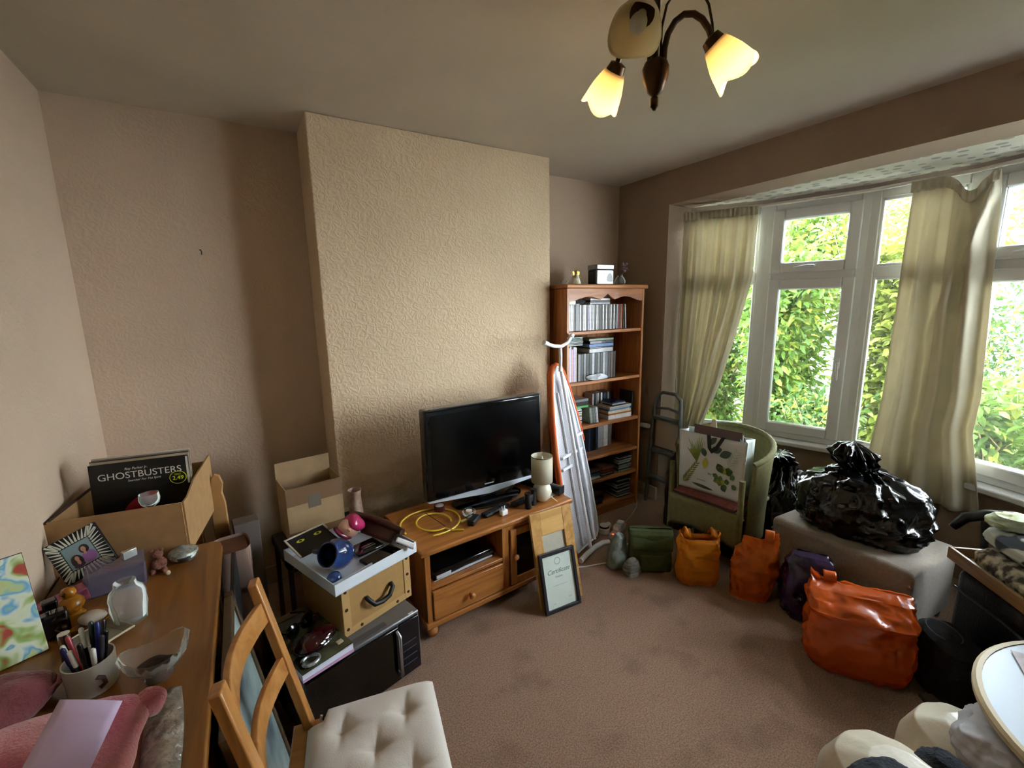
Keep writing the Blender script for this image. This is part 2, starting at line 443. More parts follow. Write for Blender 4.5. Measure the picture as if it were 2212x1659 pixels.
SPOTS = [(7.6, 2.2, 1.2, 3.9, 5000, 0), (4.85, 2.6, .6, 2.9, 5600, 0), (5.5, 1.75, .8, 3.1, 6500, 1), (4.75, 3.6, .6, 1.6, 2600, 2), (5.3, 3.4, .8, 3.2, 6000, 0), (6.4, 4.6, 1.1, 3.3, 5000, 1), (6.3, 3.0, 1.0, 3.9, 7000, 0), (6.6, 1.4, 1.0, 2.3, 4000, 2), (4.55, 1.9, .5, 1.25, 2600, 2), (5.2, .9, .7, 1.5, 2600, 0)]
LABS.append('short round shrub beside the open end of the hedge')
LABS.insert(0, 'tallest shrub at the back of the hedge')
for k, (x, y, rx, h, nl, mi) in enumerate(SPOTS):
    shrub((x, y, -.45), rx, h + .1, 14, nl, mi, LABS[k], .085 if mi != 2 else .06, seed=20 + k)

# ================================================================== CEILING LIGHT
BRONZE = mat('antique_bronze', '#4a3624', .38, metal=.85, noise=(30, .2))
SHADE = mat('alabaster_glass', '#efe3c6', .35, transl=.6, noise=(9, .06), spec=.4)
BULB_ON = mat('lit_bulb', '#fff1cf', .4, emit=('#ffcf85', 3))
BULB_OFF = mat('unlit_bulb', '#d8d6cc', .3)
LC = Vector((1.06, .94, 2.262))
t = thing('chandelier', 'bronze three-arm ceiling light with alabaster glass shades', 'ceiling light', (LC.x, LC.y, CH))
MB().lathe([(.0, -.002), (.055, -.002), (.05, -.02), (.02, -.04), (.008, -.045)], 20).build('ceiling_rose', BRONZE, t)
MB().lathe([(.0065, -.04), (.0065, -.31)], 10).build('stem', BRONZE, t)
zb = LC.z - CH
MB().lathe([(.004, zb-.085), (.012, zb-.075), (.012, zb-.055), (.008, zb-.05), (.02, zb-.04), (.034, zb-.005), (.036, zb+.02), (.03, zb+.035), (.014, zb+.045)], 18).build('hub', BRONZE, t)
# arm directions follow the photo: one to the right, one to the far left, one towards the camera
for k, (ang, reach, lit) in enumerate(((R(-31), .165, True), (R(89), .165, True), (R(209), .165, False))):
    dx, dy = math.cos(ang), math.sin(ang)
    def P(r_, z_): return (dx * r_, dy * r_, zb + z_)
    arm = MB().tube([P(.02, .02), P(.022, .07), P(.03, .105), P(.048, .135), P(.072, .152), P(.098, .153), P(.122, .14), P(.142, .115), P(reach - .01, .085)], .0085, 10).build('arm', BRONZE, t)
    MB().tube([P(.012, .04), P(.012, .12), P(.024, .175), P(.05, .21), P(.08, .225), P(.112, .215), P(.138, .175), P(.15, .13), P(reach - .01, .09)], .0035, 8).build('scroll_wire', BRONZE, arm)
    # shade axis: downward and outward
    ax = Vector((dx * .68, dy * .68, -.73)).normalized()
    M = frame(P(reach - .015, .09), ax.orthogonal(), ax.cross(ax.orthogonal()))
    if M.to_3x3().col[2].dot(ax) < 0: M = M @ Matrix.Rotation(PI, 4, 'X')
    MB().lathe([(.008, -.01), (.024, -.005), (.028, .012), (.03, .024)], 18, M).build('lamp_holder', BRONZE, t)
    def wob(an, i): return (1 + .05 * math.cos(3 * an) * i / 7, .012 * math.cos(3 * an) * max(0, i - 4) / 3)
    MB().lathe([(.03, .016), (.036, .03), (.042, .046), (.048, .064), (.052, .082), (.055, .098), (.058, .11), (.06, .118)], 36, M, wob, False, False).build('shade', SHADE, t, solid=.003, smooth=60)
    MB().lathe([(.011, .02), (.012, .04), (.019, .058), (.021, .074), (.018, .09), (.01, .1), (.002, .104)], 16, M).build('bulb', BULB_ON if lit else BULB_OFF, t, smooth=60)
    if lit:
        ld = bpy.data.lights.new('bulb_light', 'POINT'); ld.energy = BULB_W = .7; ld.color = (1, .78, .52); ld.shadow_soft_size = .03
        lo = bpy.data.objects.new('bulb_light', ld); COL.objects.link(lo); lo.parent = t
        lo.location = M @ Vector((0, 0, .125))

# ================================================================== CURTAINS
CURT = mat('cream_curtain', '#dcd4bd', .85, noise=(7, .05), transl=.26, sheen=.15, spec=.2)
def lerp_tab(tab, z):
    for (z0, a), (z1, b) in zip(tab, tab[1:]):
        if z <= z0 and z >= z1:
            return a + (b - a) * (z0 - z) / (z0 - z1)
    return tab[0][1] if z > tab[0][0] else tab[-1][1]
def curtain(name, label, fi, tabL, tabR, off, zt, zbm, folds, seed, sag=None, offtab=None, diag=None):
    a, b = Vector(V[fi] + (0,)), Vector(V[fi+1] + (0,)); e = (b - a).normalized()
    n = Vector((-e.y, e.x, 0)); n = n if n.x < 0 else -n
    rnd = random.Random(seed); ph = [rnd.uniform(0, 6.28) for _ in range(8)]
    root = thing(name, label, 'curtain', (*(a + e * tabL[0][1] + n * off)[:2], zbm), 0, None)
    base = Vector(root.location)
    def fn(u, v):
        z = zt + (zbm - zt) * v
        if sag: z -= sag(u) * (1 - v) ** 3
        L, Rr = lerp_tab(tabL, z), lerp_tab(tabR, z)
        w = u + .018 * math.sin(2*PI*3*u + ph[1]) * v
        head = max(0, 1 - v / .06)
        amp = .006 + .032 * min(1, v * 4)
        sn = math.sin(2*PI*folds*w + ph[0] + 1.1*v + .9*math.sin(5*w + ph[4]))
        d = amp * (math.copysign(abs(sn) ** .7, sn) + .35*math.sin(2*PI*folds*1.73*w + ph[2] - 1.6*v) + .3*math.sin(2*PI*2.3*w + ph[3] + 3*v))
        if diag: d += diag(u, v)
        d += head * .007 * math.sin(2*PI*folds*3.1*w)
        s_ = L + (Rr - L) * w
        p = a + e * s_ + n * ((offtab(v) if offtab else off) + d)
        return (p.x - base.x, p.y - base.y, z - base.z)
    MB().grid(150, 64, fn).build('drape', CURT, root, smooth=80, solid=.0025)
    def fh(u, v):                                  # gathered heading tape
        z = zt - .05 + .06 * v - (sag(u) if sag else 0)
        s_ = lerp_tab(tabL, zt) + (lerp_tab(tabR, zt) - lerp_tab(tabL, zt)) * u
        p = a + e * s_ + n * (off + .012 + .007 * math.sin(2*PI*folds*3.1*u))
        return (p.x - base.x, p.y - base.y, z - base.z)
    MB().grid(120, 5, fh).build('heading', CURT, root, smooth=80, solid=.002)
    return root
curtain('curtain', 'cream curtain pulled aside towards the bookcase corner of the bay', 0, [(2.4, .03), (1.4, .03), (.3, .05)],
        [(2.4, .535), (1.81, .525), (1.4, .445), (1.0, .355), (.68, .25), (.4, .2)], .10, 2.30, .42, 5.3, 3, offtab=lambda v: .10 + .08 * v,
        diag=lambda u, v: .03 * math.exp(-((u - (.95 - .5 * v)) / .05) ** 2) * math.sin(PI * v))
curtain('curtain', 'cream curtain hanging crookedly from loose hooks over the window sill', 2, [(2.4, .235), (1.0, .225), (.7, .2), (.3, .2)],
        [(2.4, .585), (1.74, .62), (1.1, .665), (.9, .66), (.5, .74), (.3, .75)], .15, 2.29, .45, 3.2, 11,
        sag=lambda u: .10 * math.exp(-((u - .72) / .16) ** 2), offtab=lambda v: .12 + .09 * v,
        diag=lambda u, v: .05 * math.exp(-((u - (.97 - 1.15 * v)) / .06) ** 2) * max(0, 1 - v / .62) - .03 * math.exp(-((u - (.86 - 1.1 * v)) / .06) ** 2) * max(0, 1 - v / .62))
RAIL = mat('curtain_rail_white', '#d9d2c4', .4)
r_ = MB(); pts = offs(-.10)
r_.tube([(x, y, SOF - .05) for x, y in pts], .011, 8)
tag(r_.build('curtain_rail', RAIL), 'white curved curtain rail under the bay soffit', 'curtain rail')

# ================================================================== BOOKCASE
PINE = wood('stained_pine', '#b5763f', '#8a4f24', .42, 0, 1)
PINEV = wood('stained_pine_upright', '#b5763f', '#8a4f24', .42, 2, 1)
BX0, BY0, BW, BD, BH = 1.92, 2.40, .755, .29, 1.775
t = thing('bookcase', 'tall pine bookcase with a scalloped top rail and crowded shelves', 'bookcase', (BX0, BY0, 0))
MB().box((0, .002, 0), (.022, BD, BH - .03)).build('side_panel', PINEV, t, bevel=.003)
MB().box((BW - .022, .002, 0), (BW, BD, BH - .03)).build('side_panel', PINEV, t, bevel=.003)
MB().box((-.018, -.02, BH - .03), (BW + .018, BD, BH)).build('top_board', PINE, t, bevel=.01, seg=3)
ap = [(.022, 0), (.022, -.088)]
for k in range(41):
    u = k / 40; x = .022 + (BW - .044) * u
    y = -.088 + .034 * (.5 - .5 * math.cos(2*PI*min(1, (u % .5) * 2))) if True else 0
    if abs(u - .5) < .08: y = -.072 + (.08 - abs(u - .5)) * .45 + .0
    ap.append((x, y))
ap += [(BW - .022, -.088), (BW - .022, 0)]
MB().prism(ap[1:-1] + [ap[-1], ap[0]], .016, Matrix.Translation((0, .02, BH - .03)) @ Matrix.Rotation(PI/2, 4, 'X')).build('scalloped_rail', PINE, t)
SHZ = [.075, .30, .495, .75, 1.085, 1.45]
for z in SHZ:
    MB().box((.022, .006, z - .024), (BW - .022, BD - .01, z)).build('shelf', PINE, t, bevel=.004)
MB().box((.022, .012, 0), (BW - .022, .03, .05)).build('plinth', PINE, t)
for k in range(7):
    w_ = (BW - .044) / 7
    MB().box((.022 + w_*k + .001, BD - .01, .02), (.022 + w_*(k+1) - .001, BD, BH - .03)).build('back_plank', PINEV, t)
# ---- discs and books
CASE = {}
for nm, c in dict(white='#e4e3e0', black='#141416', grey='#6d6f70', silver='#aeb2b8', lavender='#b9aed0', pink='#c79aa8', blue='#5b7fb8', brown='#5a4034', green='#58a860', cream='#dcd3b4', teal='#2f5b5a', red='#7c2a22', orange='#b5622d', navy='#22304f', sage='#7d8c7b').items():
    CASE[nm] = mat('case_' + nm, c, .3, noise=(60, .16), coat=.2)
def case(kind, colr, lo, hi, label, cat, group, M=None, bev=.0015):
    """one disc case or book: cover with a paper or tray core showing at the open sides"""
    c = [(lo[i] + hi[i]) / 2 for i in range(3)]; s_ = [hi[i] - lo[i] for i in range(3)]
    o = MB().cbox((0, 0, s_[2] / 2), s_).build(kind, CASE[colr], None, bevel=bev, seg=1)
    MM = Matrix.Translation((c[0], c[1], lo[2]))
    o.matrix_world = (MM @ M) if M is not None else MM
    return tag(o, label, cat, group)
NTH = {5: 'top', 4: 'second', 3: 'third', 2: 'fourth', 1: 'fifth', 0: 'bottom'}
ONES = 'first second third fourth fifth sixth seventh eighth ninth tenth eleventh twelfth thirteenth fourteenth fifteenth sixteenth seventeenth eighteenth nineteenth'.split()
def ordw(k):
    if k <= 19: return ONES[k - 1]
    t_, o_ = {2: ('twentieth', 'twenty'), 3: ('thirtieth', 'thirty'), 4: ('fortieth', 'forty')}[k // 10], k % 10
    return t_[0] if o_ == 0 else t_[1] + '-' + ONES[o_ - 1]
COUNT = {}
def row(sh, x, items, kind='disc_case', y0=BY0 + .035, lean=0, what='disc case'):
    for (w_, h_, d_, c_) in items:
        COUNT[sh] = COUNT.get(sh, 0) + 1
        lab = '%s spined %s on the %s shelf, %s along from the chimney breast side' % (c_, what, NTH[sh], ordw(COUNT[sh]))
        case(kind, c_, (BX0 + x, y0, SHZ[sh] + .001), (BX0 + x + w_ - .0012, y0 + d_, SHZ[sh] + h_), lab, what, 'cases standing on the %s bookcase shelf' % NTH[sh], Matrix.Rotation(lean, 4, 'Y') if lean else None)
        x += w_
    return x
def stack(sh, x, w_, d_, items, z=None, y0=BY0 + .03, kind='disc_case', what='disc case', where='corner'):
    z = SHZ[sh] + .001 if z is None else z; rnd = random.Random(int(x * 1000) + sh)
    for k, (h_, c_) in enumerate(items):
        lab = '%s %s lying %s up in the %s stack, %s bookcase shelf' % (c_, what, ordw(k + 1), where, NTH[sh]); j = rnd.uniform(-.006, .006)
        case(kind, c_, (BX0 + x + j, y0 + abs(j), z), (BX0 + x + w_ + j, y0 + d_ + abs(j), z + h_ - .0008), lab, what, '%s stack on the %s bookcase shelf' % (where, NTH[sh]), Matrix.Rotation(rnd.uniform(-.04, .04), 4, 'Z'))
        z += h_
    return z
rnd = random.Random(5)
H = .185
x = row(5, .026, [(.016, H, .13, c) for c in ('white', 'silver', 'white', 'white', 'black')])
x = row(5, x, [(.036, H + .008, .14, 'grey')], what='boxed set', kind='box_set')
x = row(5, x + .001, [(.0155, H - .002 * rnd.random(), .13, c) for c in ('white', 'black', 'white', 'white', 'black', 'lavender', 'white', 'silver', 'white', 'black', 'white', 'grey', 'black', 'black', 'white', 'black', 'white', 'black', 'grey', 'white', 'black', 'white', 'black', 'silver', 'red', 'brown', 'orange')])
row(5, x + .006, [(.012, H, .13, 'black')]); row(5, x + .034, [(.011, H, .13, 'silver')], lean=-.07)
stack(5, .03, .07, .1, [(.028, 'cream')], SHZ[5] + H + .001, what='plastic box', kind='plastic_box', where='single box')
stack(5, .235, .19, .12, [(.0145, 'silver'), (.0145, 'black'), (.0145, 'white')], SHZ[5] + H + .001, where='small flat')
BLK = mat('black_cloth', '#0d0d10', .8, bump=(60, .4), sheen=.2)
def blob(name, m_, par, sx, sy, sz, seed=0, rough=.12, n=22, loc=None, flat=.3, sub=0, freq=3):
    """a soft lump sitting on z = 0"""
    rr = random.Random(seed); ph = [rr.uniform(0, 6.28) for _ in range(12)]
    def fn(u, v):
        th = v * PI; a = 2*PI*u
        k = 1 + rough * (math.sin(freq*a + ph[0] + 2*math.cos(th)) * math.sin(th) + .6*math.sin((freq+2)*a + ph[1])*math.sin(th)**2 + .7*math.sin(3*th + ph[2] + a))
        x_, y_, z_ = math.sin(th)*math.cos(a)*k, math.sin(th)*math.sin(a)*k, math.cos(th)*k
        z_ = max(z_, -1 + flat)
        return (x_*sx, y_*sy, (z_ + 1 - flat) * sz / (2 - flat))
    return MB().grid(n, n // 2 + 3, fn, True).build(name, m_, par, smooth=80, loc=loc, sub=sub)
tag(blob('cloth_pouch', BLK, None, .085, .06, .05, 4, loc=(BX0 + .15, BY0 + .1, SHZ[5] + H + .001)), 'black cloth pouch lying on the top shelf discs', 'pouch')
# second shelf
x = row(4, .03, [(.014, .25, .16, 'red'), (.013, .25, .16, 'lavender'), (.014, .26, .16, 'white'), (.016, .24, .16, 'pink'), (.02, .255, .16, 'lavender'), (.012, .25, .16, 'cream')], what='slim book', kind='book')
x = row(4, x + .012, [(.0265, .20, .135, c) for c in ('grey', 'black', 'grey', 'black', 'black', 'silver', 'black', 'grey', 'black', 'silver', 'grey', 'black', 'brown', 'black')])
stack(4, .035, .14, .13, [(.0105, c) for c in ('sage', 'black', 'sage', 'black', 'teal', 'sage')], SHZ[4] + .262, where='sage and black')
stack(4, .23, .24, .15, [(.03, 'silver'), (.012, 'black'), (.022, 'blue'), (.022, 'black'), (.016, 'sage')], SHZ[4] + .202, what='hardback book', kind='book', where='hardback')
CLR = film('clear_plastic_bag', '#dfe4ea', .3, .2)
tag(blob('plastic_bag', CLR, None, .09, .022, .045, 9, rough=.2, loc=(BX0 + .3, BY0 + .012 + .01, SHZ[4] + .001)), 'crumpled clear plastic bag at the front of a bookcase shelf', 'plastic bag')
# third shelf
z = stack(3, .04, .13, .14, [(.009, c) for c in ('navy', 'white', 'silver', 'white', 'black', 'white', 'silver', 'white', 'grey', 'white', 'silver', 'white', 'black', 'white', 'silver')], where='tall white')
z = stack(3, .03, .2, .15, [(.016, 'green'), (.03, 'black'), (.02, 'grey')], z, what='games box', kind='games_box', where='green and black')
row(3, .255, [(.0105, .125, .14, c) for c in ('sage', 'silver', 'sage', 'grey', 'sage', 'grey', 'silver', 'white', 'black')], lean=-.12)
z = stack(3, .44, .24, .15, [(.034, 'white'), (.012, 'orange'), (.022, 'cream'), (.012, 'blue'), (.014, 'silver'), (.008, 'cream')], what='paperback book', kind='book', where='paperback')
stack(3, .48, .14, .12, [(.01, 'black'), (.012, 'silver'), (.01, 'navy')], z, where='loose top')
row(3, .40, [(.018, .19, .1, c) for c in ('silver', 'black', 'grey', 'silver', 'black', 'white', 'black', 'navy', 'black', 'grey', 'black')], y0=BY0 + .178)
row(3, .69, [(.02, .2, .14, 'black')], what='games box', kind='games_box')
# fourth shelf
stack(2, .06, .1, .12, [(.03, 'black'), (.012, 'silver'), (.014, 'black'), (.012, 'silver'), (.012, 'grey'), (.014, 'black'), (.012, 'brown')], where='black and silver')
row(2, .26, [(.026, .19, .13, c) for c in ('black', 'black', 'navy', 'black', 'black', 'navy')], y0=BY0 + .12)
row(2, .43, [(.07, .21, .11, 'silver'), (.05, .195, .11, 'white'), (.04, .205, .11, 'grey')], y0=BY0 + .15, what='boxed set', kind='box_set')
# fifth shelf
stack(1, .16, .2, .14, [(.012, 'white'), (.01, 'silver'), (.018, 'teal'), (.014, 'black'), (.012, 'brown')], what='paperback book', kind='book', where='mixed paperback')
stack(1, .38, .13, .13, [(.0105, c) for c in ('black', 'grey', 'black', 'red', 'black', 'red', 'brown')], where='red and black')
stack(1, .56, .14, .14, [(.0105, c) for c in ('sage', 'black', 'sage', 'grey', 'sage', 'black', 'silver', 'sage', 'silver', 'black', 'silver', 'black')], where='sage and silver')
# bottom
stack(0, .55, .14, .14, [(.0105, c) for c in ('black', 'silver', 'black', 'grey', 'black', 'silver', 'black', 'black', 'silver', 'black', 'grey', 'black', 'black', 'grey')], where='dark disc')
stack(0, .2, .2, .15, [(.03, 'black'), (.02, 'navy'), (.03, 'black'), (.015, 'brown')], what='games box', kind='games_box', where='big box')
# ---- on top of the bookcase
GOLD = mat('gilt', '#c9a24a', .3, metal=.9, noise=(40, .2)); CERAM = mat('cream_ceramic', '#e8e2d2', .4, noise=(50, .12), bump=(90, .3))
t = thing('angel_figurine', 'small cream angel figurine with gilded wings on the bookcase', 'figurine', (2.085, 2.50, BH))
MB().lathe([(.034, 0), (.031, .01), (.02, .045), (.011, .07), (.008, .076)], 16).build('gown', CERAM, t)
MB().lathe([(.001, .074), (.01, .08), (.012, .089), (.009, .098), (.001, .102)], 12).build('head', GOLD, t)
for s_ in (-1, 1):
    MB().prism([(0, 0), (s_*.02, .022), (s_*.034, .02), (s_*.03, .002), (s_*.016, -.022)], .004, Matrix.Translation((0, .01, .072)) @ Matrix.Rotation(PI/2, 4, 'X')).build('wing', GOLD, t, bevel=.001)
    MB().tube([(s_*.008, 0, .066), (s_*.02, -.016, .054), (s_*.03, -.02, .048)], .004, 6).build('arm', GOLD, t)
TIN = mat('brushed_tin', '#9ea2a5', .28, metal=.8, noise=(6, .35)); TINB = mat('tin_side', '#101114', .4); PALE = mat('pale_print', '#d8dcdc', .5)
t = thing('tin_box', 'silver lidded tin with printed lettering on the bookcase', 'tin', (2.30, 2.485, BH), R(-6))
MB().box((-.075, -.055, 0), (.075, .055, .105)).build('body', TIN, t, bevel=.006)
MB().box((-.078, -.058, .105), (.078, .058, .142)).build('lid', TIN, t, bevel=.006)
MB().box((-.0762, -.05, .004), (-.075, .05, .1)).build('dark_side', TINB, t)
text('N.FORSE', .022, PALE, t, Matrix.Translation((-.02, -.0556, .078)) @ Matrix.Rotation(PI/2, 4, 'X'))
MB().lathe([(.0, 0), (.022, 0), (.03, .02), (.022, .045), (.008, .06), (0, .062)], 14, Matrix.Translation((.04, -.0555, .02)) @ Matrix.Diagonal((1, .03, 1, 1))).build('printed_bust', PALE, t)
CRY = film('crystal_glass', '#e6ece6', .09, .03, ior=1.2)
t = thing('flower_vase', 'small glass vase of dried mauve flowers on the bookcase', 'vase', (2.51, 2.50, BH))
MB().lathe([(.03, 0), (.042, .012), (.045, .03), (.032, .055), (.018, .07), (.021, .078), (.019, .078), (.016, .07), (.03, .054), (.042, .03), (.039, .014), (.001, .008)], 20, None, None, True, True).build('glass_body', CRY, t, smooth=60)
FLW = mat('dried_mauve_petal', '#8a7076', .9, noise=(30, .3)); FST = mat('dried_stem', '#5a4a38', .9)
rr = random.Random(2)
for k in range(7):
    a = rr.uniform(0, 6.28); q = Vector((math.cos(a)*rr.uniform(.01, .05) + .008, math.sin(a)*.03, rr.uniform(.1, .175)))
    s_ = MB().tube([(0, 0, .01), (q.x*.3, q.y*.3, .08), q], .0015, 5).build('stem', FST, t)
    f_ = MB()
    for j in range(16):
        d = Vector((rr.gauss(0, 1), rr.gauss(0, 1), rr.gauss(.3, .8))).normalized()
        leaf_mesh(f_, q, d, Vector((rr.gauss(0, 1), rr.gauss(0, 1), 1)), .026, .02)
    f_.build('flower_head', FLW, s_, smooth=0)
for dx in (0, .045):
    tag(MB().lathe([(.016, 0), (.018, .004), (.008, .008), (.006, .014), (.012, .022), (.013, .028), (.011, .028), (.004, .016)], 14).build('glass_ornament', CRY, None, loc=(1.96 + dx, 2.52 - dx*.2, BH), smooth=60), ('tiny clear glass ornament by the chimney breast on the bookcase top' if dx == 0 else 'tiny clear glass ornament next to the angel on the bookcase'), 'ornament', 'glass ornaments on the bookcase')

# ================================================================== TELEVISION STAND
HONEY = wood('honey_pine', '#b4763a', '#8d5424', .4, 0, 1); HONEYV = wood('honey_pine_upright', '#b4763a', '#8d5424', .4, 2, 1)
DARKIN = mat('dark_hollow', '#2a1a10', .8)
TA = R(4); TS = Matrix.Translation((.64, 1.885, 0)) @ Matrix.Rotation(TA, 4, 'Z')
def tvp(x, y, z=.5): return TS @ Vector((x, y, z))
SW, SD = .93, .47
t = thing('television_stand', 'pine television stand with an open bay, a drawer and a glazed door', 'tv stand', (.64, 1.885, 0), TA)
MB().box((-.03, -.03, .47), (SW + .02, SD, .50)).build('top_board', HONEY, t, bevel=.01, seg=3)
for x in (0, SW - .03): MB().box((x, 0, .07), (x + .03, SD - .02, .47)).build('side_panel', HONEYV, t, bevel=.003)
MB().box((.455, .002, .095), (.50, SD - .03, .469)).build('divider', HONEYV, t, bevel=.003)
MB().box((-.01, -.012, .065), (SW, SD - .02, .095)).build('base_board', HONEY, t, bevel=.006)
MB().box((.03, .002, .262), (.455, SD - .03, .282)).build('shelf', HONEY, t, bevel=.004)
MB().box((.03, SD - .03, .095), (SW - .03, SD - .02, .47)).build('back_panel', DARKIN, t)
MB().box((.50, .004, .43), (SW - .03, .025, .469)).build('apron', HONEY, t)
d = MB().box((.033, -.008, .1), (.452, .012, .256)).build('drawer', HONEY, t, bevel=.004)
KN = [(.007, 0), (.006, .01), (.009, .014), (.016, .02), (.018, .028), (.013, .035), (.001, .037)]
KROT = Matrix.Rotation(PI/2, 4, 'X')
MB().lathe(KN, 16, Matrix.Translation((.24, -.008, .165)) @ KROT).build('knob', HONEY, d, smooth=60)
d = bpy.data.objects.new('door', None); COL.objects.link(d); d.parent = t
MB().box((.505, -.01, .1), (.545, .008, .43)).box((.86, -.01, .1), (.897, .008, .43)).box((.545, -.01, .1), (.86, .008, .14)).box((.545, -.01, .39), (.86, .008, .43)).build('door_frame', HONEYV, d, bevel=.003)
MB().box((.545, -.003, .14), (.86, .0, .39)).build('smoked_pane', mat('smoked_glass', '#15110e', .05, spec=.6), d)
MB().lathe(KN, 16, Matrix.Translation((.522, -.01, .28)) @ KROT).build('knob', HONEY, d, smooth=60)
for x in (.03, SW - .03):
    for y in (.03, SD - .06):
        MB().lathe([(.014, .066), (.018, .058), (.03, .045), (.033, .028), (.026, .008), (.012, .0)], 16, Matrix.Translation((x, y, 0))).build('bun_foot', HONEY, t, smooth=60)
# recorder in the open bay
BLKP = mat('gloss_black_plastic', '#08090b', .12, coat=.3); SILV = mat('silver_plastic', '#c9d2dc', .3, metal=.2); WHT = mat('white_plastic', '#e7e9ea', .35)
BLKM = mat('matt_black_plastic', '#131416', .5)
t = thing('disc_recorder', 'flat black disc recorder with silver trim in the open bay', 'disc player', tvp(.24, .17, .2825), TA + R(3))
MB().box((-.19, -.13, .004), (.19, .12, .052)).build('body', BLKP, t, bevel=.006)
MB().box((-.175, -.134, .012), (-.09, -.13, .03)).build('display', SILV, t, bevel=.002)
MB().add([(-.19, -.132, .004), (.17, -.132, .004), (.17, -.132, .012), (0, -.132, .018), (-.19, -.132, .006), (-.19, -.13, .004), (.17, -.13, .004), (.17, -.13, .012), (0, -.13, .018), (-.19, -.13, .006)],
         [(0, 1, 2, 3, 4), (9, 8, 7, 6, 5), (0, 5, 6, 1), (1, 6, 7, 2), (2, 7, 8, 3), (3, 8, 9, 4), (4, 9, 5, 0)]).build('silver_trim', SILV, t)  # white highlight on the black front, laid on as a pale wedge
for x in (-.16, .16):
    MB().lathe([(.015, 0), (.015, .004)], 12, Matrix.Translation((x, -.1, 0))).build('foot', BLKM, t)
# ---- television
t = thing('television', 'large black flat-screen television with a silver lower edge', 'television', (1.165, 2.215, .5005), R(1))
MB().lathe([(.001, 0), (.2, 0), (.205, .006), (.19, .014), (.05, .02), (.001, .021)], 40, Matrix.Diagonal((1.12, .62, 1, 1))).build('base', BLKP, t, smooth=40)
MB().box((-.06, -.01, .015), (.06, .04, .12)).build('neck', BLKM, t, bevel=.008)
TW, TB, TT = .385, .075, .60
b = MB().box((-TW, -.03, TB), (TW, .045, TT)).build('body', BLKP, t, bevel=.012, seg=3)
MB().box((-TW + .035, -.0315, TB + .06), (TW - .035, -.029, TT - .035)).build('screen', mat('dark_screen', '#030304', .16, spec=.5), t)
MB().box((-TW + .04, -.026, TT - .004), (TW - .01, -.006, TT + .0015)).build('top_gloss_strip', mat('gloss_edge', '#4b5058', .08, metal=.4), t)
ch = [(-TW, TB + .004), (0, TB - .03), (TW, TB + .002), (TW, TB + .01), (0, TB + .012), (-TW, TB + .012)]
MB().prism(ch, .02, Matrix.Translation((0, -.018, 0)) @ Matrix.Rotation(PI/2, 4, 'X')).build('silver_edge', SILV, t, bevel=.002)
MB().box((-.03, -.033, TB + .03), (.03, -.031, TB + .036)).build('badge', SILV, t)
# ---- table lamp
CREAMC = mat('cream_glaze', '#dcd8c2', .2, coat=.4); LSH = mat('cream_lampshade', '#e3ddc6', .8, transl=.35)
t = thing('table_lamp', 'small cream table lamp with a ball base and drum shade', 'lamp', (1.425, 2.01, .5005))
MB().lathe([(.03, 0), (.034, .004), (.05, .025), (.058, .055), (.052, .085), (.034, .108), (.014, .118), (.012, .13)], 28).build('base', CREAMC, t, smooth=60)
MB().lathe([(.062, .118), (.062, .275)], 32, None, None, False, False).build('shade', LSH, t, smooth=60, solid=.002)
MB().lathe([(.0625, .272), (.0625, .276)], 32, None, None, False, False).build('shade_rim', mat('bronze_rim', '#7a6d50', .5), t, solid=.0025)
MB().lathe([(.01, .125), (.01, .2), (.014, .205), (.016, .225), (.011, .25), (.003, .272), (.001, .274)], 14).build('candle_bulb', WHT, t, smooth=60)
MB().tube([(.03, -.05, .03), (.05, -.085, .008)], .0025, 6).build('switch_lead', WHT, t)
# ---- small things on the stand
YEL = mat('yellow_cable', '#d9ba3c', .45)
def loop(cx, cy, rx, ry, z, a0, a1, n=26, tilt=0):
    return [(cx + rx*math.cos(a0 + (a1-a0)*i/n), cy + ry*math.sin(a0 + (a1-a0)*i/n), z + tilt*math.sin(a0 + (a1-a0)*i/n)) for i in range(n + 1)]
o = tvp(.17, .2, .5)
t = thing('yellow_cable_coil', 'coiled yellow network cable on the television stand', 'cable', (o.x, o.y, .5005), TA)
MB().tube(loop(-.03, .02, .16, .15, .006, -1.9, 3.4), .005, 6).build('outer_loop', YEL, t)
MB().tube(loop(-.02, .0, .09, .1, .011, -.6, 4.9) + [(.02, -.13, .006), (.07, -.165, .006)], .005, 6).build('inner_loop', YEL, t)
MB().box((.1, -.085, .001), (.135, -.072, .011)).build('plug', mat('clear_yellow_plug', '#dfcf86', .3), t, bevel=.002)
MB().tube([(-.02, .1, .02), (-.01, .0, .021), (.0, -.1, .02)], .002, 6).build('cable_tie', BLKM, t)
o = tvp(.335, .085, .5)
t = thing('mains_adapter', 'black mains adapter with trailing lead beside the yellow cable', 'adapter', (o.x, o.y, .5005), TA + R(35))
MB().box((-.055, -.02, 0), (.035, .02, .03)).build('body', BLKM, t, bevel=.006)
MB().tube([(.03, 0, .015), (.06, .02, .01), (.06, .05, .006), (.02, .06, .005)], .003, 6).build('lead', BLKM, t)
RED = mat('dark_red_wax', '#4a1420', .4); WAX = mat('white_wax', '#e9ddd8', .5, sss=.2)
o = tvp(.245, .32, .5)
t = thing('candle_jar', 'short dark red candle in a jar on the television stand', 'candle', (o.x, o.y, .5005))
MB().lathe([(.028, 0), (.031, .004), (.031, .034), (.028, .034), (.028, .028), (.001, .027)], 22).build('jar', RED, t, smooth=50)
MB().lathe([(.001, .0275), (.025, .0275), (.025, .033), (.001, .034)], 20).build('wax_top', WAX, t)
o = tvp(.345, .16, .5)
t = thing('tealight_holder', 'cut-glass tealight holder holding a white tealight', 'candle holder', (o.x, o.y, .5005))
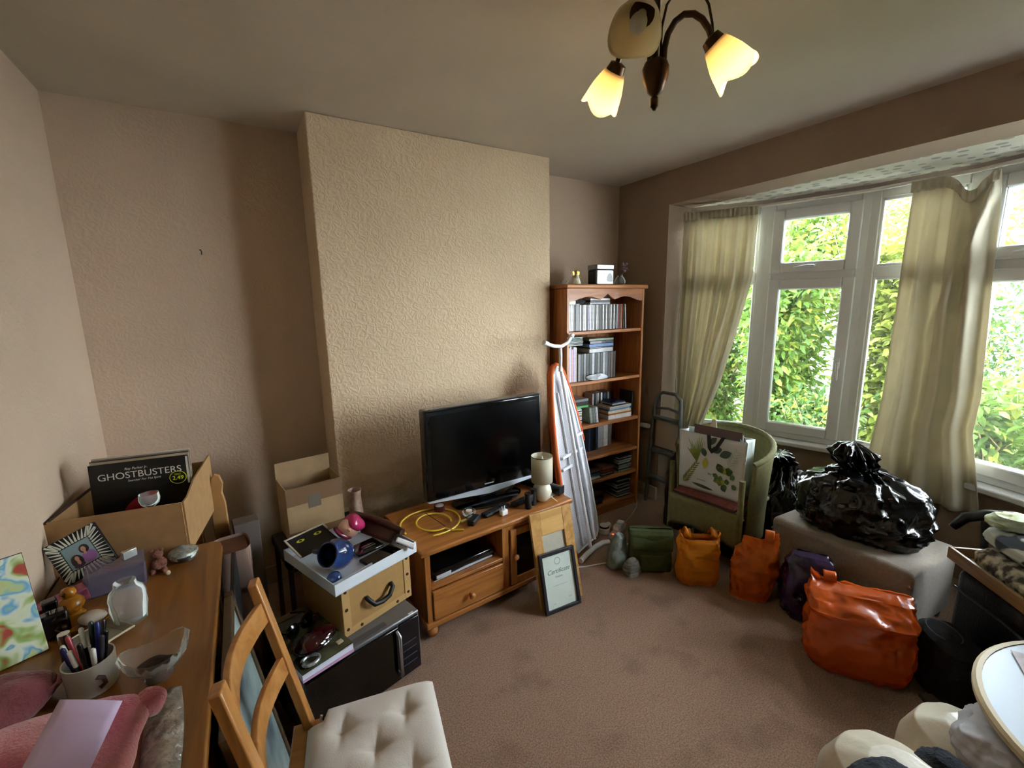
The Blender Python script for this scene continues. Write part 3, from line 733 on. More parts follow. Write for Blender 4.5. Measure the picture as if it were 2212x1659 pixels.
MB().lathe([(.022, 0), (.034, .01), (.038, .03), (.033, .034), (.022, .018), (.001, .014)], 9).build('glass_cup', CRY, t, smooth=0)
MB().lathe([(.016, .02), (.018, .034), (.001, .035)], 16).build('tealight', WAX, t)
def remote(x, y, L_, rz, label, grp=None):
    o = tvp(x, y, .5)
    t = thing('remote_control', label, 'remote control', (o.x, o.y, .5005), TA + R(rz), grp)
    b = MB().box((-L_/2, -.024, 0), (L_/2, .024, .02)).build('body', BLKM, t, bevel=.007)
    for i in range(7):
        for j in range(3):
            MB().lathe([(.0045, .0195), (.004, .022), (.001, .0225)], 8, Matrix.Translation((-L_/2 + .02 + i * (L_ - .05) / 6, -.014 + j * .014, 0))).build('button', mat('remote_button', '#3a3c40', .5), b)
remote(.49, .115, .19, 12, 'chunky black remote control beside the glass tealight holder')
remote(.66, .115, .12, 10, 'slim black remote control behind the white charger plug')
o = tvp(.505, .055, .5)
t = thing('charger_plug', 'white phone charger plug lying prongs up', 'charger', (o.x, o.y, .5005), R(10))
MB().box((-.022, -.014, 0), (.022, .016, .03)).build('body', WHT, t, bevel=.006)
for x, y, h in ((-.009, .004, .05), (.009, .004, .05), (0, -.006, .048)):
    MB().box((x - .003, y - .0015, .029), (x + .003, y + .0015, h)).build('prong', SILV, t)
o = tvp(.655, .045, .5)
t = thing('binoculars', 'pair of black binoculars in front of the table lamp', 'binoculars', (o.x + .03, o.y, .5005), R(25))
for s_ in (-1, 1):
    MB().lathe([(.018, 0), (.02, .004), (.02, .03), (.016, .05), (.015, .08), (.018, .085), (.018, .095)], 16, Matrix.Translation((s_*.026, 0, 0)) @ Matrix.Rotation(s_*.08, 4, 'Y')).build('barrel', BLKM, t, smooth=40)
MB().box((-.02, -.008, .03), (.02, .008, .07)).build('bridge', BLKM, t, bevel=.003)
o = tvp(.875, .21, .5)
t = thing('umbrella_case', 'long black soft case lying across the end of the stand', 'case', (o.x, o.y, .5005), R(-68))
MB().grid(16, 12, lambda u, v: ((v - .5) * .34, .035 * math.cos(2*PI*u) * (1 - .25*abs(v-.5)), .03 + .03 * max(-1, math.sin(2*PI*u)) * (1 - .3*abs(v-.5))), True).build('sleeve', BLK, t, smooth=70)
MB().cbox((.17, 0, .03), (.004, .06, .05)).build('end_cap', BLKM, t, bevel=.001)
o = tvp(.80, .38, .5)
tag(MB().box((-.0015, -.045, 0), (.0015, .045, .11)).build('blue_card', mat('pale_blue_card', '#a9d4e4', .5), None, loc=(o.x, o.y, .5006), rot=(R(0), R(-14), R(-20))), 'pale blue card propped behind the table lamp', 'card')
o = tvp(.76, .12, .5)
tag(MB().box((-.05, -.04, 0), (.05, .04, .002)).build('white_coaster', WHT, None, loc=(o.x + .1, o.y - .01, .5006), rot=(0, 0, R(12)), bevel=.001), 'white square coaster by the black soft case', 'coaster')
o = tvp(.58, .38, .5)
tag(MB().lathe([(.001, 0), (.013, 0), (.02, .012), (.013, .026), (.001, .028)], 7).build('glass_pebble', CRY, None, smooth=0, loc=(o.x + .05, o.y - .05, .5006)), 'faceted clear glass pebble under the television edge', 'ornament')

# ================================================================== PANEL DOOR + CERTIFICATE
OAK = wood('pale_oak', '#c89a5a', '#a87a3c', .45, 2, .8); OAKH = wood('pale_oak_rail', '#d2a663', '#b58645', .45, 0, .8)
p0 = Vector((1.235, 1.745, 0)); p1 = Vector((1.51, 1.735, 0)); tp = Vector((1.262, 1.868, .512))
xd = (p1 - p0).normalized(); ud = (tp - p0); ud = (ud - xd * ud.dot(xd)); hgt = ud.length
M = frame(p0, xd, ud); DW = (p1 - p0).length
t = thing('cabinet_door', 'loose oak cabinet door with grey panels leaning on the stand', 'door', p0); t.matrix_world = M
for a, b in ((0, .062), (DW - .062, DW)): MB().box((a, 0, -.019), (b, hgt, 0)).build('stile', OAK, t, bevel=.002)
MB().box((.062, hgt - .13, -.019), (DW - .062, hgt, -.0005)).build('top_rail', OAKH, t, bevel=.002)
MB().box((.062, 0, -.019), (DW - .062, .09, -.0005)).build('bottom_rail', OAKH, t, bevel=.002)
MB().box((.075, .235, -.017), (DW - .075, .255, -.003)).build('glazing_bar', OAKH, t, bevel=.002)
GREYB = mat('grey_backing_board', '#b9b5a4', .8, noise=(40, .05))
MB().box((.062, .255, -.016), (DW - .062, hgt - .13, -.011)).build('panel', GREYB, t)
MB().box((.062, .09, -.016), (DW - .062, .235, -.011)).build('panel', GREYB, t)
q0 = Vector((1.235, 1.715, 0)); q1 = Vector((1.462, 1.70, 0)); qt = Vector((1.250, 1.794, .31))
xd = (q1 - q0).normalized(); ud = qt - q0; ud -= xd * ud.dot(xd); ch_ = ud.length; CW = (q1 - q0).length
M = frame(q0, xd, ud)
t = thing('certificate_frame', 'black framed certificate leaning against the oak door', 'picture frame', q0); t.matrix_world = M
DKF = mat('dark_frame_wood', '#23242a', .4)
for lo, hi in (((0, 0), (.018, ch_)), ((CW - .018, 0), (CW, ch_)), ((.018, 0), (CW - .018, .018)), ((.018, ch_ - .018), (CW - .018, ch_))):
    MB().box((*lo, -.006), (*hi, .014)).build('moulding', DKF, t, bevel=.002)
PAP = mat('certificate_paper', '#d4e0d8', .5, noise=(14, .03)); INK = mat('grey_ink', '#5b6564', .7); LINK = mat('pale_ink', '#97a8a2', .7)
MB().box((.016, .016, -.005), (CW - .016, ch_ - .016, .003)).build('paper', PAP, t)
def ct(s_, sz, x, y, m_=INK, sh=0): text(s_, sz, m_, t, Matrix.Translation((x, y, .0033)), ext=.0001, shear=sh)
ct('Certificate', .034, CW/2, ch_*.655, sh=.35); ct('Finisher', .015, CW/2, ch_*.56); ct('this certificate is awarded to', .008, CW/2, ch_*.42, LINK)
for k, yy in enumerate((.33, .28, .24)): ct('-  -   - -', .008, CW/2, ch_*yy, LINK)
ct('Date', .008, .065, ch_*.13, LINK); ct('Signed', .008, CW - .06, ch_*.18, mat('ochre_ink', '#a99a63', .7))
MB().lathe([(.016, .0031), (.018, .0035), (.020, .0031)], 24, Matrix.Translation((CW/2, ch_*.82, 0)), None, False, False).build('crest', LINK, t)

# ================================================================== IRONING BOARD
P0 = Vector((1.865, 2.105, .03)); P1 = Vector((1.775, 2.335, 1.235))
Wd = Vector((.93, .36, 0)).normalized(); Ud = (P1 - P0); Ud -= Wd * Ud.dot(Wd); BL = Ud.length
M = frame(P0, Wd, Ud)
if M.to_3x3().col[2].y > 0: M = frame(P0, Wd, Ud)
t = thing('ironing_board', 'folded ironing board with a red cover standing on its end', 'ironing board', P0); t.matrix_world = M
fz = 1 if (M.to_3x3().col[2]).dot(CAM - P0) > 0 else -1     # +z side faces the room
def outline(gx, gy):
    L_ = BL; pts = []
    prof = [(0, .135), (.03, .165), (.09, .178), (.35, .178), (.55, .165), (.72, .135), (.86, .098), (.95, .06), (.985, .03), (1, .0)]
    right = [((w + gx if w > 0 else 0), u * L_ + (gy if u > .9 else -gy if u < .02 else 0)) for u, w in prof]
    left = [(-x, y) for x, y in right[::-1]][1:]
    return right + left
MESHM = mat('white_perforated_steel', '#dfe3ea', .4, metal=.1)
nt = MESHM.node_tree
tc = nt.nodes.new('ShaderNodeTexCoord'); mp = nt.nodes.new('ShaderNodeMapping'); mp.inputs['Rotation'].default_value = (0, 0, R(45)); mp.inputs['Scale'].default_value = (1, 1, .001)
vo = nt.nodes.new('ShaderNodeTexVoronoi'); vo.inputs['Scale'].default_value = 85; vo.inputs['Randomness'].default_value = 0; vo.voronoi_dimensions = '2D'
cp = nt.nodes.new('ShaderNodeMath'); cp.operation = 'GREATER_THAN'; cp.inputs[1].default_value = .36
lk(nt, tc.outputs['Object'], mp.inputs[0]); lk(nt, mp.outputs[0], vo.inputs['Vector']); lk(nt, vo.outputs['Distance'], cp.inputs[0]); lk(nt, cp.outputs[0], nt.nodes['Principled BSDF'].inputs['Alpha'])
COVER = mat('red_orange_cover', '#c2452f', .9, noise=(4, .5), two='#c8742c', bump=(40, .2))
WST = mat('white_enamel_steel', '#e6eaf0', .3, coat=.2)
MB().prism(outline(-.004, -.006), .003, Matrix.Translation((0, 0, 0))).build('mesh_top', MESHM, t, smooth=0)
MB().prism(outline(.02, .02), .03 * fz, Matrix.Translation((0, 0, -.004*fz - .03*fz))).build('padded_cover', COVER, t, bevel=.012, seg=3)
MB().tube([(x, y, .004*fz) for x, y in outline(.0, .0)], .009, 8, closed=True).build('rim', WST, t, smooth=60)
o_ = outline(.016, .012); n_ = len(o_) // 2
MB().tube([(x, y, .002*fz) for x, y in o_[n_ - 5:n_ + 14]], .014, 8).build('cover_hem', COVER, t, smooth=60)
for x0, x1, ya, yb in ((-.035, -.02, -.03, 1.0), (.035, .02, .02, .92)):
    MB().tube([(x0, BL*max(ya, .0), .045*fz), (x0, BL*.3, .05*fz), (x1, BL*.75, .045*fz), (x1*.4, BL*yb, .04*fz)], .0115, 10).build('leg', WST, t, smooth=60)
T_ = BL * 1.105
MB().tube([(x1*.4 - .03, BL*.97, .04*fz), (-.005, BL*1.04, .05*fz), (0, T_, .06*fz)], .0115, 10).build('leg_end', WST, t, smooth=60)
MB().tube([(-.165, T_ + .028, .06*fz), (-.09, T_ + .004, .066*fz), (0, T_ - .006, .068*fz), (.09, T_ + .012, .066*fz), (.165, T_ + .05, .06*fz)], .0125, 10).build('foot_bar', WST, t, smooth=60)
for s_, dy in ((-1, .03), (1, .052)):
    MB().tube([(s_*.15, T_ + dy - .008, .061*fz), (s_*.182, T_ + dy + .006, .059*fz)], .016, 10).build('foot_cap', WHT, t, smooth=40)
for y, a, b in ((.52, -.15, .12), (.46, -.17, -.05), (.60, .06, .15)):
    MB().bar((a, BL*y, .014*fz), (b, BL*y, .014*fz), .02, .03).build('bracket', WST, t, bevel=.004)
MB().box((.07, BL*.3, .008*fz if fz > 0 else -.009), (.13, BL*.52, .009 if fz > 0 else -.008)).build('care_label', mat('white_label', '#e9ecf2', .5, noise=(60, .08)), t)
for x in (-.07, .075):
    MB().bar((x, BL*.02, .012*fz), (x*.8, BL*.86, .012*fz), .012, .016).build('channel', WST, t, bevel=.003)

# ================================================================== EXTENSION LEAD
e0, e1 = atz(1318, 1172, 0), atz(1350, 1132, 0); ed = (e1 - e0); ang = math.atan2(ed.y, ed.x)
t = thing('extension_block', 'white extension socket block with plugs and a red neon', 'extension lead', (e0 + e1) / 2, ang)
MB().box((-.11, -.028, 0), (.11, .028, .035)).build('block', mat('cream_plastic', '#d8cdc2', .4), t, bevel=.006)
MB().box((-.1, -.004, .035), (-.09, .006, .037)).build('neon', mat('red_neon', '#ff3010', .4, emit=('#ff3010', 3)), t)
for k, x in enumerate((-.02, .05)):
    MB().box((x - .025, -.025, .035), (x + .025, .025, .07)).build('plug', WHT, t, bevel=.008)
t = thing('plug_timer', 'round white plug-in timer with a black ring on the extension block', 'timer', atz(1305, 1142, .03), R(20))
MB().lathe([(.03, -.03), (.042, -.026), (.042, .01), (.036, .014)], 24).build('body', WHT, t, bevel=.002)
MB().lathe([(.036, .012), (.034, .026)], 24).build('ring', BLKM, t)
MB().lathe([(.032, .02), (.031, .032), (.001, .033)], 24).build('dial', WHT, t)
MB().tube([(.03, 0, .0), (.07, -.005, .005)], .022, 10).build('plug_neck', WHT, t)
def floorpath(pts, z): return [atz(x, y, z) for x, y in pts]
tag(MB().tube(floorpath([(1316, 1170), (1303, 1172), (1285, 1182), (1268, 1197), (1254, 1212)], .018), .017, 10).build('cable_sleeve', WHT, None, smooth=60), 'thick white cable sleeve running from the extension block', 'cable')
tag(MB().tube(floorpath([(1240, 1226), (1265, 1224), (1292, 1219), (1320, 1214), (1329, 1208), (1335, 1190), (1350, 1178), (1362, 1172)], .004), .004, 6).build('flex', WHT, None, smooth=60), 'thin white flex on the carpet beside the oak door', 'cable')
tag(MB().tube(floorpath([(1349, 1130), (1365, 1112), (1375, 1095), (1376, 1080)], .005), .004, 6).build('flex', mat('cream_flex', '#cfc6b0', .5), None, smooth=60), 'cream flex running from the extension block behind the bookcase', 'cable')

# ================================================================== TABLE AT THE LEFT WALL
OAKT = wood('golden_oak', '#8a5a26', '#6b4118', .3, 1, .9, .25)
TZ = .75
t = thing('dining_table', 'golden oak table along the left wall covered in ornaments', 'table', (-.39, 1.2, 0))
def tl(x, y): return (x + .39, y - 1.2)
MB().prism([tl(*p) for p in ((-.62, .35), (-.17, .35), (-.155, .36), (-.145, 1.94), (-.152, 1.975), (-.175, 1.995), (-.245, 2.0), (-.245, 2.46), (-.62, 2.46))], .028, Matrix.Translation((0, 0, TZ - .028))).build('top', OAKT, t, bevel=.006, seg=3)
MB().box((-.2, -.78, .62), (.2, .75, TZ - .028)).build('frieze', OAKT, t)
for x, y in ((-.19, -.78), (.19, -.78), (-.19, 1.2), (.12, 1.2)): MB().box((x - .025, y - .025, 0), (x + .025, y + .025, .62)).build('leg', OAKT, t, bevel=.004)
MB().box((.205, -.5, .1), (.225, .62, .70)).build('drop_leaf', OAKT, t, bevel=.004)
# ---- record box
CARD = mat('brown_cardboard', '#a98357', .85, noise=(25, .08)); CARDI = mat('cardboard_inside', '#6e4c2c', .9, noise=(20, .1)); CARDD = mat('dark_card_edge', '#3a2214', .8)
ra_ = math.atan2(1.935 - 1.998, -.248 + .634)
t = thing('record_box', 'open cardboard carton holding vinyl records on the table', 'box', (-.63, 2.005, TZ + .001), ra_)
bw, bd, bh = .385, .43, .20
MB().box((0, 0, 0), (bw, .006, bh)).build('front_wall', CARD, t)
MB().box((0, bd - .006, 0), (bw, bd, bh + .02)).build('back_wall', CARD, t)
MB().box((0, .006, 0), (.006, bd - .006, bh)).build('side_wall', CARD, t)
MB().prism([(.006, 0), (bd - .006, 0), (bd - .006, bh + .05), (.16, bh + .03), (.06, bh), (.006, bh)], .006, Matrix.Translation((bw, 0, 0)) @ Matrix.Rotation(PI/2, 4, 'Z') @ Matrix.Rotation(PI/2, 4, 'X')).build('raised_side', CARD, t)
MB().box((.006, .006, 0), (bw - .006, bd - .006, .006)).build('floor_panel', CARDI, t)
MB().box((.007, .0065, bh - .05), (bw - .007, .05, bh - .046)).build('front_flap', CARD, t)
MB().box((-.001, -.001, bh - .005), (.007, bd, bh + .002)).build('dark_rim', CARDD, t)
# ---- records
SLV = [mat('sleeve_black', '#070708', .35), mat('sleeve_cream', '#b3a489', .6, noise=(8, .2)), mat('sleeve_brown', '#4d3a30', .5, noise=(5, .3)), mat('sleeve_grey', '#8e857a', .6), mat('sleeve_white', '#cfcabd', .5)]
PRW = mat('print_white', '#ddd9d2', .5); PRR = mat('print_red', '#8e1a24', .5); PRY = mat('print_lime', '#d3e23a', .5); PRK = mat('print_black', '#0a0a0a', .5)
RM = Matrix.Translation((-.63, 2.005, TZ + .001)) @ Matrix.Rotation(ra_, 4, 'Z')
labs = ['black record sleeve with white title lettering and a lime price sticker', 'cream record sleeve directly behind the black titled one', 'brown record sleeve in the carton of records', 'grey record sleeve in the carton of records', 'white edged record sleeve at the back of the carton']
for k, y in enumerate((.17, .178, .186, .194, .203)):
    t = thing('record_sleeve', labs[k], 'record', (0, 0, 0), 0, 'records in the carton')
    t.matrix_world = RM @ Matrix.Translation((.215 + .003 * (k % 2), y, .012)) @ Matrix.Rotation(R(-5), 4, 'X')
    h_ = .315 + .004 * (k > 0) + .003 * k
    MB().box((-.157, -.0025, 0), (.157, .0025, h_)).build('sleeve', SLV[k], t, bevel=.0008, seg=1)
    if k == 0:
        F = Matrix.Translation((0, -.0027, 0)) @ Matrix.Rotation(PI/2, 4, 'X')
        def pt(x, y): return F @ Matrix.Translation((x, y, 0))
        text('GHOSTBUSTERS', .036, PRW, t, pt(.0, .262), ext=.0002, sx=1.02)
        text('Ray Parker Jr.', .013, PRW, t, pt(-.012, .287), ext=.0002, shear=.2)
        text('Searchin\' For The Spirit', .011, PRW, t, pt(.01, .24), ext=.0002, shear=.3)
        MB().lathe([(.026, 0), (.026, .0004)], 28, pt(.118, .228) @ Matrix.Diagonal((1.1, 1, 1, 1))).build('price_sticker', PRY, t)
        MB().lathe([(.0238, 0), (.0238, .0006)], 28, pt(.118, .228) @ Matrix.Diagonal((1.1, 1, 1, 1))).build('sticker_face', PRK, t)
        text('2.49', .022, PRY, t, pt(.118, .226) @ Matrix.Translation((0, 0, .0007)), ext=.0002)
        text('ONLY', .008, PRY, t, pt(.118, .241) @ Matrix.Translation((0, 0, .0007)), ext=.0002)
        MB().lathe([(.05, 0), (.05, .0004)], 28, pt(-.01, .145) @ Matrix.Rotation(R(35), 4, 'Z') @ Matrix.Diagonal((1.3, .55, 1, 1))).build('red_print', PRR, t)
        MB().box((.149, -.0034, .2), (.156, -.0026, .31)).build('white_corner', PRW, t)
# wine glass standing on the front flap of the carton
t = thing('wine_glass', 'small clear stemmed glass on the record carton flap', 'glass', RM @ Vector((.285, .028, bh - .044)))
MB().lathe([(.001, 0), (.024, .001), (.022, .003), (.004, .006), (.0035, .03), (.012, .036), (.027, .05), (.032, .068), (.03, .088), (.0288, .088), (.0305, .068), (.0255, .052), (.001, .038)], 24).build('bowl_and_stem', CRY, t, smooth=60)
# ---- zebra photo frame
corner = Vector((-.575, 1.905, TZ + .004)); xd = Vector((.135, -.01, .06)).normalized(); ud0 = Vector((-.035, .045, .14))
ud0 -= xd * ud0.dot(xd); M = frame(corner, xd, ud0)
t = thing('photo_frame', 'black and white sunburst photo frame leaning on the carton', 'photo frame', corner); t.matrix_world = M
FWD, FHT = .15, .15
FZK = mat('frame_black', '#0c0c10', .4); FZW = mat('frame_white', '#dfe6da', .45)
MB().box((0, 0, -.012), (FWD, FHT, 0)).build('frame_panel', FZK, t, bevel=.002)
ix0, ix1, iy0, iy1 = .035, .115, .035, .115
def ray_wedge(c, a, b, w):
    c, a = Vector(c), Vector(a); d = (a - c); n = Vector((-d.y, d.x)).normalized()
    return [tuple(a + n * w * .5), tuple(a - n * w * .5), tuple(c - n * w * .16), tuple(c + n * w * .16)] if b else [tuple(c + n * w * .5), tuple(c - n * w * .5), tuple(a - n * w * .12), tuple(a + n * w * .12)]
for k in range(9):
    u = (k + .5) / 9; x = ix0 + (ix1 - ix0) * u; xo = FWD * (.1 + .8 * u)
    for (p_, q_) in (((x, iy1 + .003), (xo, FHT - .002)), ((x, iy0 - .003), (xo, .002)), ((ix0 - .003, x), (.002, xo)), ((ix1 + .003, x), (FWD - .002, xo))):
        pl = ray_wedge(p_, q_, False, .0062)
        MB().prism(pl, .002, None).build('white_ray', FZW, t, smooth=0)
for cx, cy, sx, sy in ((ix0, iy0, -1, -1), (ix1, iy0, 1, -1), (ix0, iy1, -1, 1), (ix1, iy1, 1, 1)):
    for ex, ey in ((.03, .032), (.032, .018), (.018, .032)):
        MB().prism(ray_wedge((cx + sx*.003, cy + sy*.003), (cx + sx*ex, cy + sy*ey), True, .006), .002, None).build('white_ray', FZW, t, smooth=0)
MB().box((ix0, iy0, 0), (ix1, iy1, .0012)).build('photo', mat('photo_blue', '#8fb0ba', .3), t)
PZ = .0013
def disc(x, y, rx, ry, m_, dz=0): MB().lathe([(1, 0), (1, .0003)], 20, Matrix.Translation((x, y, PZ + dz)) @ Matrix.Diagonal((rx, ry, 1, 1))).build('photo_print', m_, t)
DH = mat('print_dark_hair', '#3a2c2c', .5); SKN = mat('print_skin', '#c99a80', .5); PUR = mat('print_purple', '#a874b8', .5); PLM = mat('print_plum', '#4d3450', .5)
disc(.094, .056, .0205, .02, PUR); disc(.091, .086, .0135, .015, DH, .0003); disc(.089, .086, .0068, .0095, SKN, .0006); disc(.089, .073, .004, .006, SKN, .0007)
disc(.06, .058, .0165, .022, DH, .0009); disc(.06, .043, .016, .0075, PLM, .0012); disc(.062, .066, .006, .0088, SKN, .0015); disc(.062, .053, .005, .009, SKN, .0014)
# ---- ornaments
AMB = mat('amber_glass', '#d08a24', .12, trans=.6, noise=(30, .3)); PNK = mat('pink_foil', '#c06a80', .2, metal=.35, noise=(25, .5), two='#5c1f33')
PERS = film('smoky_perspex', '#8d8398', .35, .08); PURP = mat('purple_card', '#3d3040', .6)
t = thing('perspex_box', 'smoky clear perspex box with a purple lining', 'box', (-.435, 1.84, TZ), R(8))
MB().box((-.075, -.055, .001), (.075, .055, .075)).build('case', PERS, t, bevel=.003)
MB().box((-.068, -.048, .003), (.068, .048, .032)).build('lining', PURP, t)
tag(MB().box((-.02, -.009, 0), (.02, .009, .028)).build('silver_lighter', mat('bright_silver', '#cfd6d2', .2, metal=.7), None, loc=(-.40, 1.86, TZ + .0752), rot=(0, 0, R(35)), bevel=.002), 'bright silver block standing on the perspex box', 'ornament')
t = thing('pink_box', 'narrow pink foil wrapped box leaning by the photo frame', 'box', (-.555, 1.755, TZ + .03), R(28), rot=(R(12), R(-8), R(24)))
MB().box((-.065, -.02, -.022), (.065, .02, .02)).build('foil_wrap', PNK, t, bevel=.003)
t = thing('amber_figurine', 'amber glass figurine in front of the pink foil box', 'figurine', (-.515, 1.70, TZ))
MB().lathe([(.026, 0), (.03, .008), (.02, .02), (.03, .035), (.033, .05), (.022, .064), (.012, .07)], 14).build('body', AMB, t, smooth=60)
MB().lathe([(.001, .066), (.016, .07), (.02, .082), (.014, .095), (.001, .1)], 12).build('head', AMB, t, smooth=60)
t = thing('amber_dish', 'low amber glass dish holding a pale stone', 'dish', (-.47, 1.625, TZ))
MB().lathe([(.03, 0), (.05, .008), (.058, .022), (.054, .022), (.045, .01), (.001, .006)], 16, Matrix.Diagonal((1.1, .8, 1, 1))).build('dish', AMB, t, smooth=60)
tag(blob('pale_stone', mat('pale_stone', '#b3a898', .7, noise=(40, .1)), None, .032, .024, .03, 3, .06, loc=(-.455, 1.625, TZ + .012)), 'pale smooth stone lying in the amber dish', 'stone')
t = thing('glass_jar', 'clear ridged glass jar standing on the table', 'jar', (-.362, 1.585, TZ))
MB().lathe([(.034, 0), (.038, .004), (.041, .03), (.045, .05), (.043, .07), (.045, .082), (.04, .1), (.028, .112), (.026, .128), (.0245, .128), (.026, .112), (.038, .098), (.042, .08), (.04, .05), (.036, .012), (.001, .008)], 30).build('jar_body', CRY, t, smooth=60)
t = thing('trinket_dish', 'small lidded cut-glass trinket dish at the table end', 'trinket dish', (-.262, 1.905, TZ))
MB().lathe([(.034, 0), (.038, .004), (.045, .022), (.042, .024), (.036, .008), (.001, .006)], 24).build('dish', CRY, t, smooth=50)
MB().lathe([(.046, .024), (.044, .032), (.026, .04), (.008, .044), (.008, .05), (.001, .054)], 24).build('lid', mat('frosted_silver_lid', '#aab3ae', .3, metal=.5, noise=(60, .4), bump=(120, .5)), t, smooth=50)
t = thing('brown_teddy', 'tiny brown patterned bear sitting by the trinket dish', 'soft toy', (-.33, 1.865, TZ))
BRN = mat('brown_plush', '#5a332a', .95, noise=(60, .5), two='#8a5a48', bump=(150, .6))
blob('body', BRN, t, .024, .022, .05, 1, .05)
blob('head', BRN, t, .018, .018, .032, 2, .05, loc=(0, 0, .045))
for s_ in (-1, 1):
    blob('ear', BRN, t, .007, .005, .012, 3, .02, 10, loc=(s_*.014, 0, .07)); blob('leg', BRN, t, .01, .016, .016, 4, .03, 10, loc=(s_*.016, -.02, 0))
tag(blob('pale_bead', mat('cream_bead', '#cdb995', .4), None, .008, .008, .014, 1, .0, 12, loc=(-.30, 1.815, TZ)), 'round cream bead on the table by the small bear', 'bead')
# crystal boat bowl with brown potpourri
t = thing('crystal_bowl', 'boat-shaped cut crystal bowl holding dark potpourri', 'bowl', (-.262, 1.285, TZ), R(15))
def wb(an, i): return ((1 + .35 * abs(math.cos(an)) ** 1.5 * (i >= 3)) * (1 + .02 * math.cos(16 * an)), .02 * abs(math.cos(an)) ** 2 * max(0, i - 3) / 3 if i < 8 else 0)
MB().lathe([(.028, 0), (.03, .004), (.016, .01), (.022, .018), (.04, .035), (.05, .055), (.053, .066), (.05, .066), (.046, .054), (.036, .036), (.018, .022), (.001, .018)], 64, None, wb).build('crystal', CRY, t, smooth=25)
tag(blob('potpourri', mat('dark_potpourri', '#2a1710', .9, noise=(80, .5)), None, .04, .026, .018, 8, .12, 20, loc=(-.262, 1.285, TZ + .03)), 'dark brown potpourri heaped in the crystal bowl', 'potpourri', kind='stuff')
# silver ornate tray
PEW = mat('worn_silver', '#b0aca2', .32, metal=.75, noise=(45, .45), bump=(70, .8))
t = thing('silver_clothes_brush', 'ornate embossed silver brush lying on the table edge', 'brush', (-.232, 1.08, TZ), R(4))
MB().grid(18, 26, lambda u, v: ((u - .5) * (.058 + .012 * math.sin(v * PI)) , (v - .5) * .26, .004 + .014 * (math.sin(PI * u) ** .6) * (.5 + .5 * math.sin(PI * min(1, max(0, v * 1.04))) ** .4) + .003 * math.sin(9 * v * PI) * math.sin(3 * u * PI))).build('embossed_back', PEW, t, smooth=80, solid=.003)
MB().box((-.024, -.115, 0), (.024, .115, .006)).build('bristle_pad', BLKM, t)
# pen pot
t = thing('pen_pot', 'white mug with a dark motif used as a pen pot', 'mug', (-.395, 1.335, TZ))
MB().lathe([(.044, 0), (.047, .004), (.049, .08), (.046, .08), (.044, .008), (.001, .006)], 28).build('mug', mat('off_white_glaze', '#b9b6aa', .3, coat=.2), t, smooth=50)
MB().tube([(.02, -.0445, .05), (.03, -.038, .04), (.032, -.037, .025), (.022, -.0435, .02)], .005, 8).build('painted_motif', mat('brown_glaze', '#4a302c', .4), t)
pens = [('#14141a', .15), ('#16161c', .17), ('#25358a', .16), ('#0d3b2b', .165), ('#101012', .155), ('#b03a44', .15), ('#c9cdd6', .14), ('#2a2a6a', .15), ('#3a2a30', .145), ('#141414', .16), ('#e3e3dc', .13), ('#3a3a40', .15)]
pnames = ['matt black pen', 'long black pen', 'blue capped pen', 'dark green pen', 'thick black marker', 'red pen', 'silver pen with blue band', 'violet pen', 'maroon pen', 'glossy black pen', 'white pen', 'charcoal pen']
rr = random.Random(12)
for k, ((c, L_), nm) in enumerate(zip(pens, pnames)):
    a = 2*PI*k/12 + rr.uniform(-.2, .2); r0 = .026
    b_ = Vector((-.395 + math.cos(a)*r0*.7, 1.335 + math.sin(a)*r0*.7, TZ + .009)); tp_ = b_ + Vector((math.cos(a)*.022, math.sin(a)*.022, L_ * .85))
    pt_ = thing('pen', nm + ' standing in the white mug', 'pen', b_, 0, 'pens in the mug')
    d_ = tp_ - b_
    m_ = mat('pen_' + c, c, .3, coat=.2)
    MB().tube([(0, 0, 0), d_ * .62], .0045, 8).build('barrel', m_, pt_, smooth=50)
    MB().tube([d_ * .62, d_ * .97, d_], [.0055, .0055, .003], 8).build('cap', mat('pen_cap_pale', '#d5d9c9', .3) if k in (4, 8, 6) else m_, pt_, smooth=50)
# square dish
M4 = [atz(150, 1395, TZ), atz(275, 1388, TZ), atz(205, 1343, TZ)]
t = thing('square_dish', 'small square pewter dish with a pale rim', 'dish', (-.425, 1.535, TZ), R(40))
MB().add([(-.055, -.055, .012), (.055, -.055, .012), (.055, .055, .012), (-.055, .055, .012), (-.04, -.04, .002), (.04, -.04, .002), (.04, .04, .002), (-.04, .04, .002)],
         [(0, 1, 5, 4), (1, 2, 6, 5), (2, 3, 7, 6), (3, 0, 4, 7), (4, 5, 6, 7)]).build('dish', mat('dull_pewter', '#807a6c', .5, metal=.3, noise=(30, .2)), t, solid=.003, off=1)
MB().tube([(-.055, -.055, .0135), (.055, -.055, .0135), (.055, .055, .0135), (-.055, .055, .0135)], .0035, 6, closed=True).build('rim', mat('pale_rim', '#b5a88e', .5), t)
# black perfume bottles
t = thing('perfume_bottle', 'dark square perfume bottle with a chrome collar', 'bottle', (-.535, 1.63, TZ), R(20))
MB().box((-.032, -.02, 0), (.032, .02, .07)).build('bottle', mat('black_glass', '#17161a', .08, coat=.5), t, bevel=.008)
MB().lathe([(.012, .07), (.012, .082)], 16).build('collar', mat('chrome', '#cfd2d4', .1, metal=1), t)
MB().box((-.016, -.016, .082), (.016, .016, .108)).build('stopper', BLKP, t, bevel=.004)
t = thing('lipstick_tube', 'slim black tube with chrome bands behind the pen mug', 'cosmetics', (-.47, 1.47, TZ))
MB().lathe([(.014, 0), (.014, .06)], 14).build('tube', BLKP, t, bevel=.002); MB().lathe([(.0125, .06), (.0125, .085)], 14).build('chrome_band', MATS['chrome'], t)
